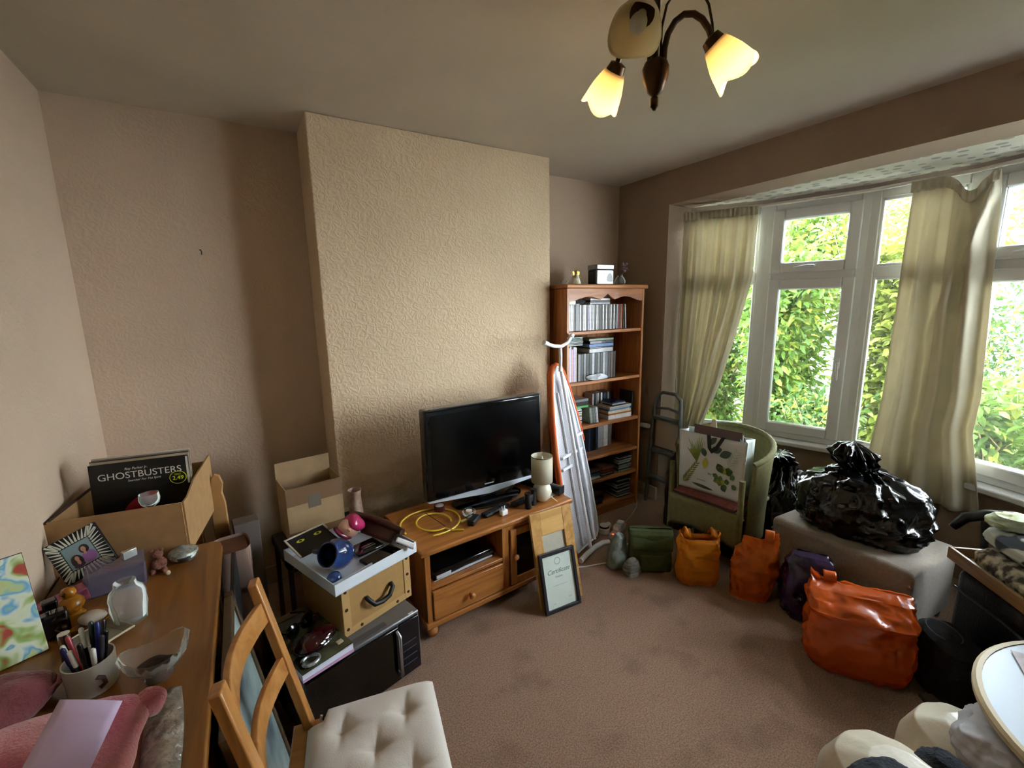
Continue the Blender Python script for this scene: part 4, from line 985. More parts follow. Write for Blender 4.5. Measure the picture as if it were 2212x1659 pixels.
# painted canvas leaning on the wall
A_ = atz(106, 1402, TZ + .004); B_ = atz(-60, 1478, TZ + .004)
xd = (A_ - B_).normalized(); ud0 = Vector((-.085, .055, .235)); ud0 -= xd * ud0.dot(xd)
M = frame(B_, xd, ud0)
t = thing('painted_canvas', 'colourful abstract painted canvas leaning on the left wall', 'painting', B_); t.matrix_world = M
cl = (A_ - B_).length
CANV = mat('painted_canvas_print', '#cfd9a8', .7)
nt = CANV.node_tree; tc = nt.nodes.new('ShaderNodeTexCoord'); nz = nt.nodes.new('ShaderNodeTexNoise'); nz.inputs['Scale'].default_value = 16; nz.inputs['Detail'].default_value = 2; nz.inputs['Distortion'].default_value = .6
rp = nt.nodes.new('ShaderNodeValToRGB'); els = rp.color_ramp.elements
for e_, (p_, c_) in zip([els[0], els[1]], ((.0, '#8c2f22'), (1., '#c9942e'))): e_.position = p_; e_.color = srgb(c_) + (1,)
for p_, c_ in ((.34, '#a8463a'), (.4, '#8fb05e'), (.47, '#cfd8b4'), (.54, '#d3dccb'), (.6, '#5fa6cf'), (.66, '#b7c98f')):
    e_ = els.new(p_); e_.color = srgb(c_) + (1,)
lk(nt, tc.outputs['Object'], nz.inputs['Vector']); lk(nt, nz.outputs['Fac'], rp.inputs[0]); lk(nt, rp.outputs[0], nt.nodes['Principled BSDF'].inputs['Base Color'])
MB().box((0, 0, -.016), (cl, .27, 0)).build('canvas', CANV, t, bevel=.002)
MB().box((-.002, -.002, -.02), (cl + .002, .272, -.016)).build('stretcher', CARDD, t)
# pink cloth bundle with lilac card
PKC = mat('pink_felt', '#b8506a', .95, noise=(9, .4), two='#d08a86', bump=(180, .5), sheen=.4)
PKD = mat('dusky_pink_velvet', '#8a4a52', .9, noise=(14, .3), sheen=.4, bump=(150, .3))
t = thing('pink_bundle', 'bright pink felt bundle at the near end of the table', 'cloth', (-.44, 1.06, TZ))
blob('felt', PKC, t, .19, .13, .12, 6, .07, 36)
MB().grid(16, 12, lambda u, v: (.13 + .07 * v, .02 + .05 * v + .03 * (1 - v) * math.cos(2*PI*u), .04 + .03*(1 - .4*v) * math.sin(2*PI*u) + .02 * v), True).build('felt_ear', PKC, t, smooth=80)
blob('felt_tip', PKC, t, .03, .032, .05, 2, .05, 18, loc=(.185, .07, .035))
t = thing('lilac_card', 'plain lilac paper resting on the pink bundle', 'paper', (-.34, 1.0, TZ + .135), R(-12), rot=(R(38), R(16), R(-18)))
MB().grid(8, 6, lambda u, v: ((u - .5) * .1, (v - .5) * .12, .006 * math.sin(u * PI))).build('sheet', mat('lilac_paper', '#c8b0cc', .7), t, smooth=60, solid=.001)
t = thing('pink_pouch', 'dusky pink velvet pouch behind the pink bundle', 'pouch', (-.535, 1.325, TZ))
blob('pouch', PKD, t, .08, .07, .09, 14, .08, 28)
MB().tube(loop(.06, 0, .028, .03, .05, 0, 2*PI, 20), .006, 8).build('drawstring_edge', PKD, t)

# ================================================================== BETWEEN TABLE AND CHAIR
p0 = Vector((-.012, 1.02, 0)); xd = Vector((.0, .62, 0)).normalized(); ud0 = Vector((-.112, 0, .73)); ud0 -= xd * ud0.dot(xd)
M = frame(p0, xd, ud0)
t = thing('framed_print', 'tall framed watercolour leaning against the table edge', 'picture', p0); t.matrix_world = M
W_, H_ = .60, .74
sgn = 1 if M.to_3x3().col[2].x > 0 else -1
for lo, hi in (((0, 0), (.03, H_)), ((W_ - .03, 0), (W_, H_)), ((.03, 0), (W_ - .03, .03)), ((.03, H_ - .03), (W_ - .03, H_))):
    MB().box((*lo, -.012), (*hi, .012)).build('moulding', mat('gilt_dark_frame', '#4a3a26', .45, noise=(30, .3)), t, bevel=.003)
WC = mat('watercolour', '#a9bfbd', .3, noise=(5, .35), two='#46505a', detail=5, coat=.3)
MB().box((.03, .03, -.004), (W_ - .03, H_ - .03, .004)).build('print', WC, t)
t = thing('black_portfolio', 'thin black portfolio standing behind the framed watercolour', 'portfolio', (-.115, 1.80, 0), 0, rot=(0, 0, 0))
MB().box((-.008, -.16, 0), (.008, .16, .70)).build('covers', BLKM, t, bevel=.003); MB().box((.0085, -.16, .1), (.011, .16, .12)).build('band', mat('ochre_edge', '#8c7434', .6), t)
CLP = film('clear_wrap', '#b59a8c', .5, .15)
t = thing('wrapped_pictures', 'bundle of pictures in clear plastic wrap beyond the table end', 'package', (-.125, 2.105, 0), R(6))
MB().box((-.055, -.075, 0), (.055, .075, .66)).build('pictures', mat('brown_wrapped_card', '#5d3a28', .6, noise=(6, .3)), t, bevel=.003)
MB().grid(30, 14, lambda u, v: (math.copysign(abs(math.cos(2*PI*u)) ** .4, math.cos(2*PI*u)) * .064 + .004*math.sin(17*u + 9*v), math.copysign(abs(math.sin(2*PI*u)) ** .4, math.sin(2*PI*u)) * .085 + .004*math.sin(13*u + 7*v), .01 + .66 * v), True).build('plastic_wrap', CLP, t, smooth=80)
tag(MB().box((-.05, -.04, 0), (.05, .04, .70)).build('grey_folder', mat('grey_folder', '#5d5450', .7), None, loc=(-.07, 2.25, 0), rot=(0, 0, R(6)), bevel=.003), 'dark grey folder standing behind the wrapped pictures', 'folder')
PB = mat('pale_beech', '#b08654', .55, noise=(12, .12))
tag(MB().prism([(-.03, 0), (.03, 0), (.03, .78), (.022, .83), (.03, .87), (.02, .91), (0, .92), (-.012, .9), (-.028, .8)], .02, Matrix.Rotation(PI/2, 4, 'X')).build('shaped_board', PB, None, loc=(-.165, 2.33, 0), rot=(0, 0, R(-8)), bevel=.003), 'pale shaped wooden board standing beside the record carton', 'board')

# ================================================================== FOLDING CHAIR
BEECH = wood('varnished_beech', '#bb8448', '#a2692f', .35, 0, .9, .25); BEECHV = wood('varnished_beech_post', '#bb8448', '#a2692f', .35, 2, .9, .25)
t = thing('folding_chair', 'wooden folding chair with ladder back at the table', 'chair', (.16, 1.035, 0), R(-11.5))
SEATZ = .468
for s_ in (-1, 1):
    post = MB().bar((-.24, s_*.175, .945), (-.135, s_*.175, .40), .024, .038, (0, 1, 0)); post.bar((-.135, s_*.175, .40), (.2, s_*.175, 0), .024, .036, (0, 1, 0))
    post.build('post', BEECHV, t, bevel=.004)
    MB().bar((.18, s_*.15, .435), (-.14, s_*.15, 0), .022, .036, (0, 1, 0)).build('leg', BEECHV, t, bevel=.004)
for z, h in ((.86, .06), (.69, .055)):
    x0 = -.24 + (.945 - z) * .1927
    MB().grid(14, 2, lambda u, v: (x0 - .03 * math.sin(PI * u) - (v - .5) * h * .19, (u - .5) * .33, z + (v - .5) * h)).build('slat', BEECH, t, solid=.016, off=0, bevel=.003, smooth=50)
for k in range(5):
    MB().box((-.19 + k*.08, -.185, SEATZ - .02), (-.115 + k*.08, .185, SEATZ)).build('seat_slat', BEECH, t, bevel=.004)
MB().tube([(.06, -.17, .16), (.06, .17, .16)], .01, 10).build('stretcher', BEECH, t)
CUSH = mat('white_cushion_cotton', '#d3cbc2', .9, bump=(300, .12), sheen=.2)
t2 = thing('seat_cushion', 'white tufted seat cushion on the folding chair', 'cushion', (.16, 1.035, SEATZ + .001), R(-11.5))
TUF = [(-.055, -.085), (-.055, .085), (.115, -.085), (.115, .085), (.03, 0)]
def cush(top):
    def fn(u, v):
        a, b = u * 2 - 1, v * 2 - 1
        x = .03 + .18 * a; y = (.188 if x > -.095 else .188 - .038 * min(1, (-.095 - x) / .012)) * b
        e = (1 - abs(a) ** 7) * (1 - abs(b) ** 7)
        h = .044 * max(0, e) ** .45
        for tx, ty in TUF:
            d2 = math.hypot(x - tx, y - ty)
            h -= .026 * math.exp(-(d2 / .022) ** 1.3)
            an = math.atan2(y - ty, x - tx)
            h -= .006 * math.exp(-(d2 / .05) ** 2) * max(0, math.cos(4 * an + .6)) ** 3
        return (x, y, max(.003, h) if top else .001)
    return fn
MB().grid(60, 60, cush(True)).grid(12, 12, cush(False)).build('pad', CUSH, t2, smooth=80)
for tx, ty in TUF: MB().lathe([(.001, .012), (.006, .0125), (.005, .016), (.001, .0175)], 10, Matrix.Translation((tx, ty, 0))).build('button', CUSH, t2)
MB().tube([(-.11, .15, .012), (-.115, .155, .02), (-.112, .16, .03)], .004, 6).build('tie', CUSH, t2)

# ================================================================== MICROWAVE AND WHAT STANDS ON IT
f0, f1 = Vector((.05, 1.61, 0)), Vector((.555, 1.745, 0)); ma = math.atan2(f1.y - f0.y, f1.x - f0.x); MW = (f1 - f0).length
MG = mat('microwave_grey', '#77777a', .38, metal=.5); MBK = mat('microwave_black_glass', '#050506', .07, coat=.4)
t = thing('microwave_oven', 'grey microwave oven with a black glass door on the floor', 'microwave', f0, ma)
MB().box((0, .004, .012), (MW, .38, .30)).build('casing', MG, t, bevel=.006)
MB().box((.012, -.012, .03), (MW - .115, .004, .288)).build('door', MBK, t, bevel=.004)
MB().box((MW - .11, -.01, .03), (MW - .012, .004, .288)).build('control_panel', mat('navy_black_panel', '#0d0f16', .2, coat=.3), t, bevel=.003)
MB().tube([(MW - .125, -.012, .27), (MW - .125, -.035, .262), (MW - .125, -.035, .07), (MW - .125, -.012, .06)], .008, 10).build('door_handle', mat('brushed_steel', '#b7bbbf', .25, metal=.9), t, smooth=60)
MB().box((.02, .02, .30), (MW - .15, .05, .302)).build('top_groove', mat('darker_grey', '#4d4d50', .4), t)
for r_ in range(4):
    MB().box((MW - .1, -.0112, .08 + r_*.035), (MW - .03, -.0098, .084 + r_*.035)).build('key_row', mat('panel_legend', '#3a3f52', .5), t)
MB().box((MW - .05, .006, .3002), (MW - .025, .016, .301)).build('sticker', WHT, t)
for x in (.04, MW - .04):
    for y in (.04, .34): MB().lathe([(.015, 0), (.015, .013)], 10, Matrix.Translation((x, y, 0))).build('foot', BLKM, t)
# office box
ba = R(20); bo = Vector((.235, 1.745, .302))
BXC = mat('tan_fibreboard', '#a9834f', .7, noise=(30, .06)); BXB = mat('tan_binding', '#b8945e', .65); RIV = mat('rivet_bronze', '#3c2a1a', .4, metal=.5)
t = thing('storage_box', 'tan fibreboard storage box with a black handle on the microwave', 'box', bo, ba)
w_, d_, h_ = .345, .33, .225
MB().box((0, 0, 0), (w_, d_, h_)).build('body', BXC, t, bevel=.003)
for x in (0, w_ - .035):
    MB().box((x, -.003, 0), (x + .035, .0, h_)).build('corner_strip', BXB, t, bevel=.001)
    for z in (.03, .12, .2): MB().lathe([(.007, 0), (.006, .003), (.001, .004)], 10, Matrix.Translation((x + .0175, -.003, z)) @ Matrix.Rotation(PI/2, 4, 'X')).build('rivet', RIV, t)
MB().box((.035, -.003, 0), (w_ - .035, 0, .03)).build('bottom_strip', BXB, t, bevel=.001)
for x in (.08, w_ - .08): MB().lathe([(.007, 0), (.006, .003), (.001, .004)], 10, Matrix.Translation((x, -.003, .015)) @ Matrix.Rotation(PI/2, 4, 'X')).build('rivet', RIV, t)
MB().tube([(.11, -.003, .125), (.112, -.022, .118), (.135, -.026, .088), (.172, -.028, .082), (.21, -.026, .088), (.233, -.022, .118), (.235, -.003, .125)], .0105, 8).build('handle', mat('black_leather', '#17130f', .5), t, smooth=60)
# white tray
t = thing('white_tray', 'white plastic tray of oddments on the storage box', 'tray', bo + Vector((-.025, -.045, h_ + .001)), ba)
tw, td, th = .405, .43, .05
WTR = mat('tray_white', '#dfe6ee', .4)
MB().box((0, 0, 0), (tw, td, .004)).build('tray_floor', WTR, t)
for lo, hi, nm in (((0, 0), (tw, .004), 'front_rim'), ((0, td - .004), (tw, td), 'back_rim'), ((0, .004), (.004, td - .004), 'side_rim'), ((tw - .004, .004), (tw, td - .004), 'side_rim')):
    MB().box((*lo, 0), (*hi, th)).build(nm, WTR, t, bevel=.001)
MB().box((.004, .045, .004), (.2, .049, .03)).build('divider', WTR, t)
TM = Matrix.Translation(bo + Vector((-.025, -.045, h_ + .001))) @ Matrix.Rotation(ba, 4, 'Z')
def on_tray(x, y, z=.005): return TM @ Vector((x, y, z))
# blue mug lying tilted
BLU = mat('blue_glaze', '#2c4a86', .12, coat=.5, noise=(14, .35), two='#16264e')
t = thing('blue_mug', 'rounded dark blue glazed mug tipped over in the tray', 'mug', on_tray(.105, .155, .078), rot=(R(-6), R(-62), ba + R(25))); t.scale = (1.25, 1.25, 1.25)
MB().lathe([(.028, -.05), (.04, -.042), (.052, -.01), (.05, .02), (.04, .042), (.041, .05), (.036, .05), (.036, .04), (.046, .018), (.047, -.01), (.034, -.036), (.001, -.04)], 28).build('body', BLU, t, smooth=60)
MB().tube([(0, .047, .025), (0, .08, .022), (0, .09, -.005), (0, .075, -.028), (0, .05, -.022)], .008, 10).build('handle', BLU, t, smooth=60)
tag(blob('blue_bottle', BLU, None, .03, .028, .045, 5, .04, 20, loc=on_tray(.045, .085)), 'small dark blue lump of glazed pottery beside the mug', 'pottery')
# cat-eyes picture
t = thing('cat_picture', 'black picture with two yellow eyes in a white frame', 'picture', on_tray(.015, .285, .056), rot=(R(6), R(-4), ba + R(-3)))
CB = mat('black_print', '#0f0b09', .5)
MB().box((0, 0, 0), (.17, .16, .004)).build('print', CB, t)
for lo, hi in (((-.008, 0), (0, .168)), ((0, .16), (.17, .168)), ((.17, .12), (.178, .168))):
    MB().box((*lo, 0), (*hi, .008)).build('white_edge', mat('ivory_frame', '#d9d2c2', .5), t, bevel=.001)
for x in (.045, .125):
    MB().lathe([(1, .004), (1, .0046)], 18, Matrix.Translation((x, .115, 0)) @ Matrix.Diagonal((.018, .011, 1, 1))).build('yellow_eye', mat('yellow_print', '#c9cc3c', .5), t)
    MB().lathe([(1, .0046), (1, .005)], 14, Matrix.Translation((x, .115, 0)) @ Matrix.Diagonal((.006, .008, 1, 1))).build('pupil', CB, t)
# glossy black folders/tablets
for k, (x, y, z, w2, d2, rz, lab) in enumerate(((.19, .012, .0045, .17, .12, 1, 'glossy black tablet lying in the white tray'), (.2, .15, .012, .13, .1, -4, 'black buckled wallet under the pink ornament'))):
    t = thing('black_tablet' if k == 0 else 'black_wallet', lab, 'tablet' if k == 0 else 'wallet', on_tray(x, y, z), ba + R(rz))
    MB().box((0, 0, 0), (w2, d2, .014)).build('body', BLKP if k == 0 else mat('black_patent', '#0b0a0a', .2, coat=.4), t, bevel=.005)
    if k: MB().tube([(.04, .03, .016), (.1, .03, .016), (.1, .045, .016), (.04, .045, .016)], .003, 6, closed=True).build('buckle', MATS['chrome'], t)
    else: MB().box((.006, .006, .014), (w2 - .006, d2 - .006, .0146)).build('screen', MBK, t)
# white gadget (hub) leaning on the rim
t = thing('usb_hub', 'slim white hub with dark ports propped on the tray rim', 'gadget', on_tray(.345, .0, .07), rot=(R(35), R(-38), ba + R(20)))
MB().box((-.012, -.045, -.012), (.012, .045, .012)).build('body', WHT, t, bevel=.005)
for y in (-.032, -.014, .006, .024): MB().box((-.0125, y, -.005), (-.0119, y + .011, .003)).build('port', BLKM, t)
# pink ceramic head
PKG = mat('magenta_glaze', '#b0285a', .2, coat=.4, noise=(10, .25)); FLS = mat('flesh_glaze', '#d2a088', .3, coat=.3); DKP = mat('crimson_glaze', '#7c1c3c', .25, coat=.3)
t = thing('ceramic_head', 'bright pink ceramic head ornament tipped on its side', 'ornament', on_tray(.235, .325, .055), rot=(R(20), R(38), ba + R(10)))
blob('face', FLS, t, .052, .046, .085, 5, .03, 26)
blob('hat', PKG, t, .055, .05, .06, 7, .07, 26, loc=(.012, 0, .045))
blob('collar', DKP, t, .054, .048, .03, 9, .04, 22, loc=(-.01, 0, -.008))
MB().lathe([(.001, 0), (.008, .004), (.006, .016), (.001, .02)], 10, Matrix.Translation((-.035, -.035, .045)) @ Matrix.Rotation(R(100), 4, 'X')).build('nose', FLS, t)
for k in range(6): blob('pearl', mat('pearl_white', '#eadfe2', .25, coat=.4), t, .008, .008, .015, k, 0, 10, loc=(.056 - .004*abs(k - 2.5), -.03 + k*.012, .036 - .002*k))
# leather strap along the right rim
LEA = mat('brown_leather', '#4a2c20', .5, noise=(20, .2), coat=.1)
t = thing('leather_strap', 'rolled brown leather strap along the edge of the tray', 'strap', on_tray(.35, .085, .075), ba)
MB().tube([(.045, .0, .0), (.04, .1, .012), (.02, .22, .016), (.0, .33, .014)], [.016, .017, .016, .014], 10).build('roll', LEA, t, smooth=60)
MB().grid(10, 6, lambda u, v: (.05 - .06*v - .03*u, .02 + .26*u, -.012*v - .03*v*v)).build('flap', LEA, t, smooth=60, solid=.003)
# magazines and sunglasses on the other half of the microwave
MGM = Matrix.Translation(f0) @ Matrix.Rotation(ma, 4, 'Z')
def on_mw(x, y, z=.301): return MGM @ Vector((x, y, z))
for k, (lab, c, hh, rz) in enumerate((('pink edged magazine at the bottom of the microwave pile', '#c99ac0', .01, 6), ('thick white catalogue on the pink magazine', '#d9dce8', .022, 7), ('dark green covered magazine under the sunglasses', '#14170f', .006, 8))):
    z_ = .3015 + (0, .0105, .033)[k]
    t = thing('magazine', lab, 'magazine', on_mw(.005, -.02, z_), ma + R(rz - 4), 'magazines on the microwave')
    PG = mat('page_edge_%d' % k, c, .8)
    MB().box((0, 0, .001), (.2, .28, hh - .001)).build('pages', PG, t)
    MB().box((-.001, -.001, hh - .001), (.201, .281, hh)).build('cover', mat('dark_print_cover', '#1a120c', .25, noise=(14, .5), two='#6a6a4a', coat=.3) if k == 2 else PG, t)
t = thing('sunglasses_case', 'glossy black and dark red clutch lying on the magazines', 'case', on_mw(.1, .085, .341), ma + R(15))
blob('shell', mat('oxblood_patent', '#2c060c', .08, coat=.6), t, .085, .05, .055, 21, .03, 30)
MB().tube(loop(0, 0, .086, .051, .022, 0, 2*PI, 28), .004, 6, closed=True).build('frame_rim', BLKP, t)
t = thing('sunglasses', 'black sunglasses resting behind the dark clutch', 'sunglasses', on_mw(.085, .21, .341), ma + R(20))
for s_ in (-1, 1):
    MB().lathe([(.001, 0), (.027, .002), (.03, .006), (.022, .011), (.001, .013)], 20, Matrix.Translation((s_*.033, 0, .028)) @ Matrix.Rotation(R(80), 4, 'X')).build('lens', BLKP, t, smooth=60)
    MB().tube([(s_*.062, 0, .035), (s_*.065, .05, .03), (s_*.06, .12, .008)], .004, 6).build('arm', BLKP, t)
MB().tube([(-.01, 0, .034), (0, -.004, .038), (.01, 0, .034)], .003, 6).build('bridge', BLKP, t)
t = thing('silver_watch', 'chunky silver and black bangle on the magazine edge', 'jewellery', on_mw(.03, .005, .341), ma)
MB().tube(loop(.02, .01, .03, .025, .009, 0, 2*PI, 24), .008, 8, closed=True).build('bangle', mat('striped_silver', '#a8acb0', .25, metal=.7, noise=(60, 1)), t, smooth=60)
tag(MB().box((-.012, -.01, 0), (.012, .01, .006)).build('cream_tag', mat('cream_tag', '#b8a88a', .6), None, loc=on_mw(.17, .03, .341), rot=(0, 0, R(20)), bevel=.002), 'small cream tag lying on the magazine', 'tag')
# cream carton behind the microwave
t = thing('cream_carton', 'low cream carton on the floor behind the microwave', 'carton', on_mw(.02, .392, 0), ma)
MB().box((0, 0, 0), (.34, .09, .26)).build('body', mat('cream_carton', '#a79a84', .8, noise=(8, .08)), t, bevel=.004)
MB().box((.015, .044, .2601), (.325, .047, .261)).build('tape_seam', CARDD, t)

# ================================================================== SIDE STOOL WITH CARDBOARD BOX AND VASE
CHR = mat('dull_chrome', '#8f9694', .25, metal=.9)
t = thing('black_stool', 'black seated metal stool in the alcove holding a carton', 'stool', (.265, 2.345, 0), R(8))
MB().box((-.22, -.16, .44), (.24, .16, .495)).build('seat', BLKM, t, bevel=.012)
for x in (-.2, .21):
    for y in (-.14, .14): MB().tube([(x, y, .44), (x*1.05, y*1.05, 0)], .012, 10).build('leg', CHR, t, smooth=60)
MB().box((-.21, -.168, .425), (.22, -.158, .44)).build('front_rail', CHR, t, bevel=.002)
t = thing('cardboard_box', 'open taped cardboard box standing on the black stool', 'box', (.105, 2.30, .4965), R(8))
w_, d_, h_ = .27, .19, .28
CBX = mat('plain_cardboard', '#a58a66', .85, noise=(18, .07)); TAPE = mat('brown_tape', '#7d6248', .25, coat=.3)
for lo, hi, nm in (((0, 0), (w_, .005), 'front_wall'), ((0, d_ - .005), (w_, d_), 'back_wall'), ((0, .005), (.005, d_ - .005), 'side_wall'), ((w_ - .005, .005), (w_, d_ - .005), 'side_wall')):
    MB().box((*lo, 0), (*hi, h_ + (.085 if nm == 'back_wall' else 0))).build(nm, CBX, t)
MB().box((.005, .005, 0), (w_ - .005, d_ - .005, .005)).build('floor_panel', CARDI, t)
MB().box((.0, -.002, h_ - .09), (w_, -.0005, h_)).build('tape_band', TAPE, t); MB().box((.1, -.0025, h_ - .12), (.16, -.001, h_ - .05)).build('tape_patch', mat('grey_tape', '#6c6153', .5), t)
MB().box((.0, -.002, .0), (w_, -.0005, .05)).build('tape_band', TAPE, t)
t = thing('floral_vase', 'slender floral patterned vase beside the cardboard box', 'vase', (.432, 2.335, .4965))
MB().lathe([(.028, 0), (.031, .006), (.036, .04), (.034, .1), (.03, .15), (.032, .18), (.036, .195), (.033, .195), (.028, .178), (.026, .15), (.001, .02)], 24).build('vase', mat('floral_glaze', '#b9a692', .3, noise=(22, .45), two='#7a4a42', coat=.2), t, smooth=60)

# ================================================================== SACKS AND BAGS
from mathutils import noise as NZ
def interp(tab, v):
    k = v * (len(tab) - 1); i = min(len(tab) - 2, int(k)); f = k - i; f = f * f * (3 - 2 * f)
    ex = lambda r: (r[0], r[0], r[1], 0, 0) if len(r) == 2 else tuple(r) + (0,) * (5 - len(r))
    A, B = ex(tab[i]), ex(tab[i + 1])
    return [A[c] + (B[c] - A[c]) * f for c in range(5)]
def sack(name, m_, par, rx, ry, prof, seed, crumple=.03, boxy=2.4, n=72, mm=44, freq=7, rim=None, loc=None, ridge=0, lean=(0, 0), solid=0, hmax=1, sharp=1):
    """a filled soft bag: prof rows are (r, z) or (fx, fy, z, shift_x, shift_y); creased by ridged noise"""
    sd = Vector((seed * 3.7, seed * 1.3, seed * 2.1))
    def fn(u, v):
        a = 2 * PI * u; fx, fy, z, ox, oy = interp(prof, v)
        c, s_ = math.cos(a), math.sin(a)
        x = math.copysign(abs(c) ** (2 / boxy), c) * rx * fx + ox; y = math.copysign(abs(s_) ** (2 / boxy), s_) * ry * fy + oy
        p = Vector((x, y, z * hmax))
        if rim and v > .7: p.z += rim(a) * ((v - .7) / .3) ** 1.5
        q = p * freq + sd
        k = .7 * NZ.noise(q) + sharp * (.9 * (.3 - abs(NZ.noise(q * 1.7 + sd))) + .55 * (.25 - abs(NZ.noise(q * 3.4))) + .3 * (.2 - abs(NZ.noise(q * 6.8 - sd))))
        k += ridge * math.sin(a * 11 + 6 * NZ.noise(q * .6)) * max(0, .35 - abs(v - .72)) * 2
        e = min(1, max(fx, fy) * 2.5)
        d = Vector((c, s_, .35 * math.sin(v * PI) if z > .03 else 0))
        p += d * (k * crumple * e)
        p.x += lean[0] * z; p.y += lean[1] * z
        p.z = max(p.z, .0015)
        return p
    return MB().grid(n, mm, fn, True).build(name, m_, par, smooth=58, loc=loc, solid=solid)
BIN = mat('black_bin_liner', '#08090b', .2, bump=(30, .3), coat=.1)
ORGL = mat('glossy_orange_plastic', '#c9581c', .18, bump=(16, .25), transl=.25, noise=(5, .12), coat=.3)
ORG = mat('orange_carrier_plastic', '#cf681c', .35, bump=(34, .3), transl=.35, noise=(6, .12)); YOR = mat('amber_carrier_plastic', '#e08a1c', .35, bump=(30, .3), transl=.35, noise=(6, .12))
PRPL = mat('purple_print_bag', '#140c17', .16, noise=(9, .4), two='#43305c', bump=(30, .4), coat=.3)  # purple sheen highlights mixed into the dark plastic colour by noise
# ---- ottoman
FAB = mat('taupe_weave', '#8f8376', .95, noise=(60, .12), bump=(260, .4), sheen=.3)
t = thing('ottoman', 'square taupe fabric ottoman under the bay window', 'ottoman', (2.765, .915, 0), R(-4))
MB().box((-.25, -.33, .05), (.25, .33, .40)).build('upholstery', FAB, t, bevel=.03, seg=4, smooth=50)
MB().tube([(-.243, -.323, .33), (.243, -.323, .33), (.243, .323, .33), (-.243, .323, .33)], .008, 8, closed=True).build('piping', FAB, t, smooth=60)
for x in (-.21, .21):
    for y in (-.29, .29): MB().lathe([(.018, 0), (.024, .05)], 10, Matrix.Translation((x, y, 0))).build('foot', mat('dark_foot', '#2a1c14', .5), t)
# ---- bin bags
PROFB = [(0, .0), (.85, .0), (1.0, .05), (1.06, .12), (1.04, .19), (.86, .26), (.55, .31), (.30, .33), (.2, .24, .35, -.03, .02), (.2, .3, .39, -.05, .03), (.26, .34, .43, -.05, .04), (.16, .2, .475, -.04, .05), (.01, .02, .49, -.03, .05)]
t = thing('bin_bag', 'bulging tied black bin bag sitting on the ottoman', 'bin bag', (2.775, .93, .4008), R(0))
sack('liner', BIN, t, .205, .285, PROFB, 3, .05, 2.2, 130, 84, ridge=.8, freq=6)
t = thing('bin_bag', 'slumped black bin bag on the floor beside the wicker chair', 'bin bag', (3.04, 1.47, 0), R(10))
sack('liner', BIN, t, .20, .19, [(0, 0), (.9, 0), (1.0, .1), (.98, .25), (.85, .38), (.6, .47), (.35, .53), (.26, .3, .56), (.4, .2, .6, -.04), (.5, .15, .64, -.08), (.02, .02, .65, -.08)], 8, .05, 2.3, 110, 70, ridge=.8, freq=6)
# ---- orange carrier bags
def rim4(h, ph=0, sharp=2): return lambda a: h * abs(math.cos(a * 2 / 2 + ph)) ** sharp
t = thing('carrier_bag', 'upright amber carrier bag with handles between chair legs', 'carrier bag', (2.185, 1.48, 0), R(-38))
sack('bag', YOR, t, .115, .078, [(0, 0), (.92, 0), (1, .04), (1.02, .1), (.97, .17), (1.0, .92, .22), (1.02, .7, .26), (.98, .5, .275), (.9, .42, .25)], 5, .02, 4, 90, 56, freq=9, rim=lambda a: .07 * abs(math.cos(a)) ** 3)
for s_ in (-1, 1): MB().grid(8, 10, lambda u, v: (s_*.075 + (u - .5)*.045*(1 - .3*math.sin(PI*v)), .026*math.cos(PI*v), .285 + .045*math.sin(PI*v) + .008*math.sin(6*u))).build('handle', YOR, t, smooth=70, solid=.0015)
t = thing('carrier_bag', 'crumpled orange carrier bag slumped beside the purple one', 'carrier bag', (2.305, 1.235, 0), R(-62))
sack('bag', ORG, t, .105, .08, [(0, 0), (.9, 0), (1, .05), (1.06, .13), (1.03, .2), (.95, .8, .26), (.85, .45, .31), (.8, .2, .34), (.75, .12, .35)], 12, .032, 3, 90, 56, freq=7, rim=lambda a: .06 * max(0, math.cos(a)) ** 2, lean=(.1, 0))
MB().grid(6, 10, lambda u, v: (.08 + (u - .5)*.045, .03*math.cos(PI*v), .36 + .05*math.sin(PI*v))).build('handle', ORG, t, smooth=70, solid=.0015)
t = thing('carrier_bag', 'large glossy orange carrier bag standing on the carpet', 'carrier bag', (2.215, .70, 0), R(-58))
sack('bag', ORGL, t, .195, .12, [(0, 0), (.82, 0), (.95, .04), (1.03, .12), (1.02, .2), (1.0, .265), (1.03, .98, .285), (1.02, .7, .315, .0, .02), (1.0, .4, .34, .0, .04), (.97, .1, .355, .0, .07), (.95, .02, .355, 0, .07)], 19, .042, 3.6, 120, 76, freq=4.5, rim=lambda a: .05 * max(0, -math.cos(a)) ** 4)
MB().grid(8, 10, lambda u, v: (-.10 + (u - .5)*.05, .085 + .03*math.cos(PI*v), .355 + .035*math.sin(PI*v))).build('handle', ORGL, t, smooth=70, solid=.0015)
t = thing('carrier_bag', 'shiny purple patterned bag between two orange bags', 'carrier bag', (2.385, .985, 0), R(-62))
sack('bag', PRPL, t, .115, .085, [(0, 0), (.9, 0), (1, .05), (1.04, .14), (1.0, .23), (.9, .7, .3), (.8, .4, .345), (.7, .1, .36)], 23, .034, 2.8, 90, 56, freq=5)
tag(sack('clothes_bundle', mat('mauve_clothes', '#4a3238', .9, noise=(18, .5), two='#8a7a86'), None, .06, .07, [(0, 0), (.9, 0), (1, .08), (.95, .18), (.6, .24), (.05, .25)], 31, .03, 2.2, freq=12, loc=(2.425, .79, .0)), 'heap of dark mauve clothes behind the large orange bag', 'clothes')
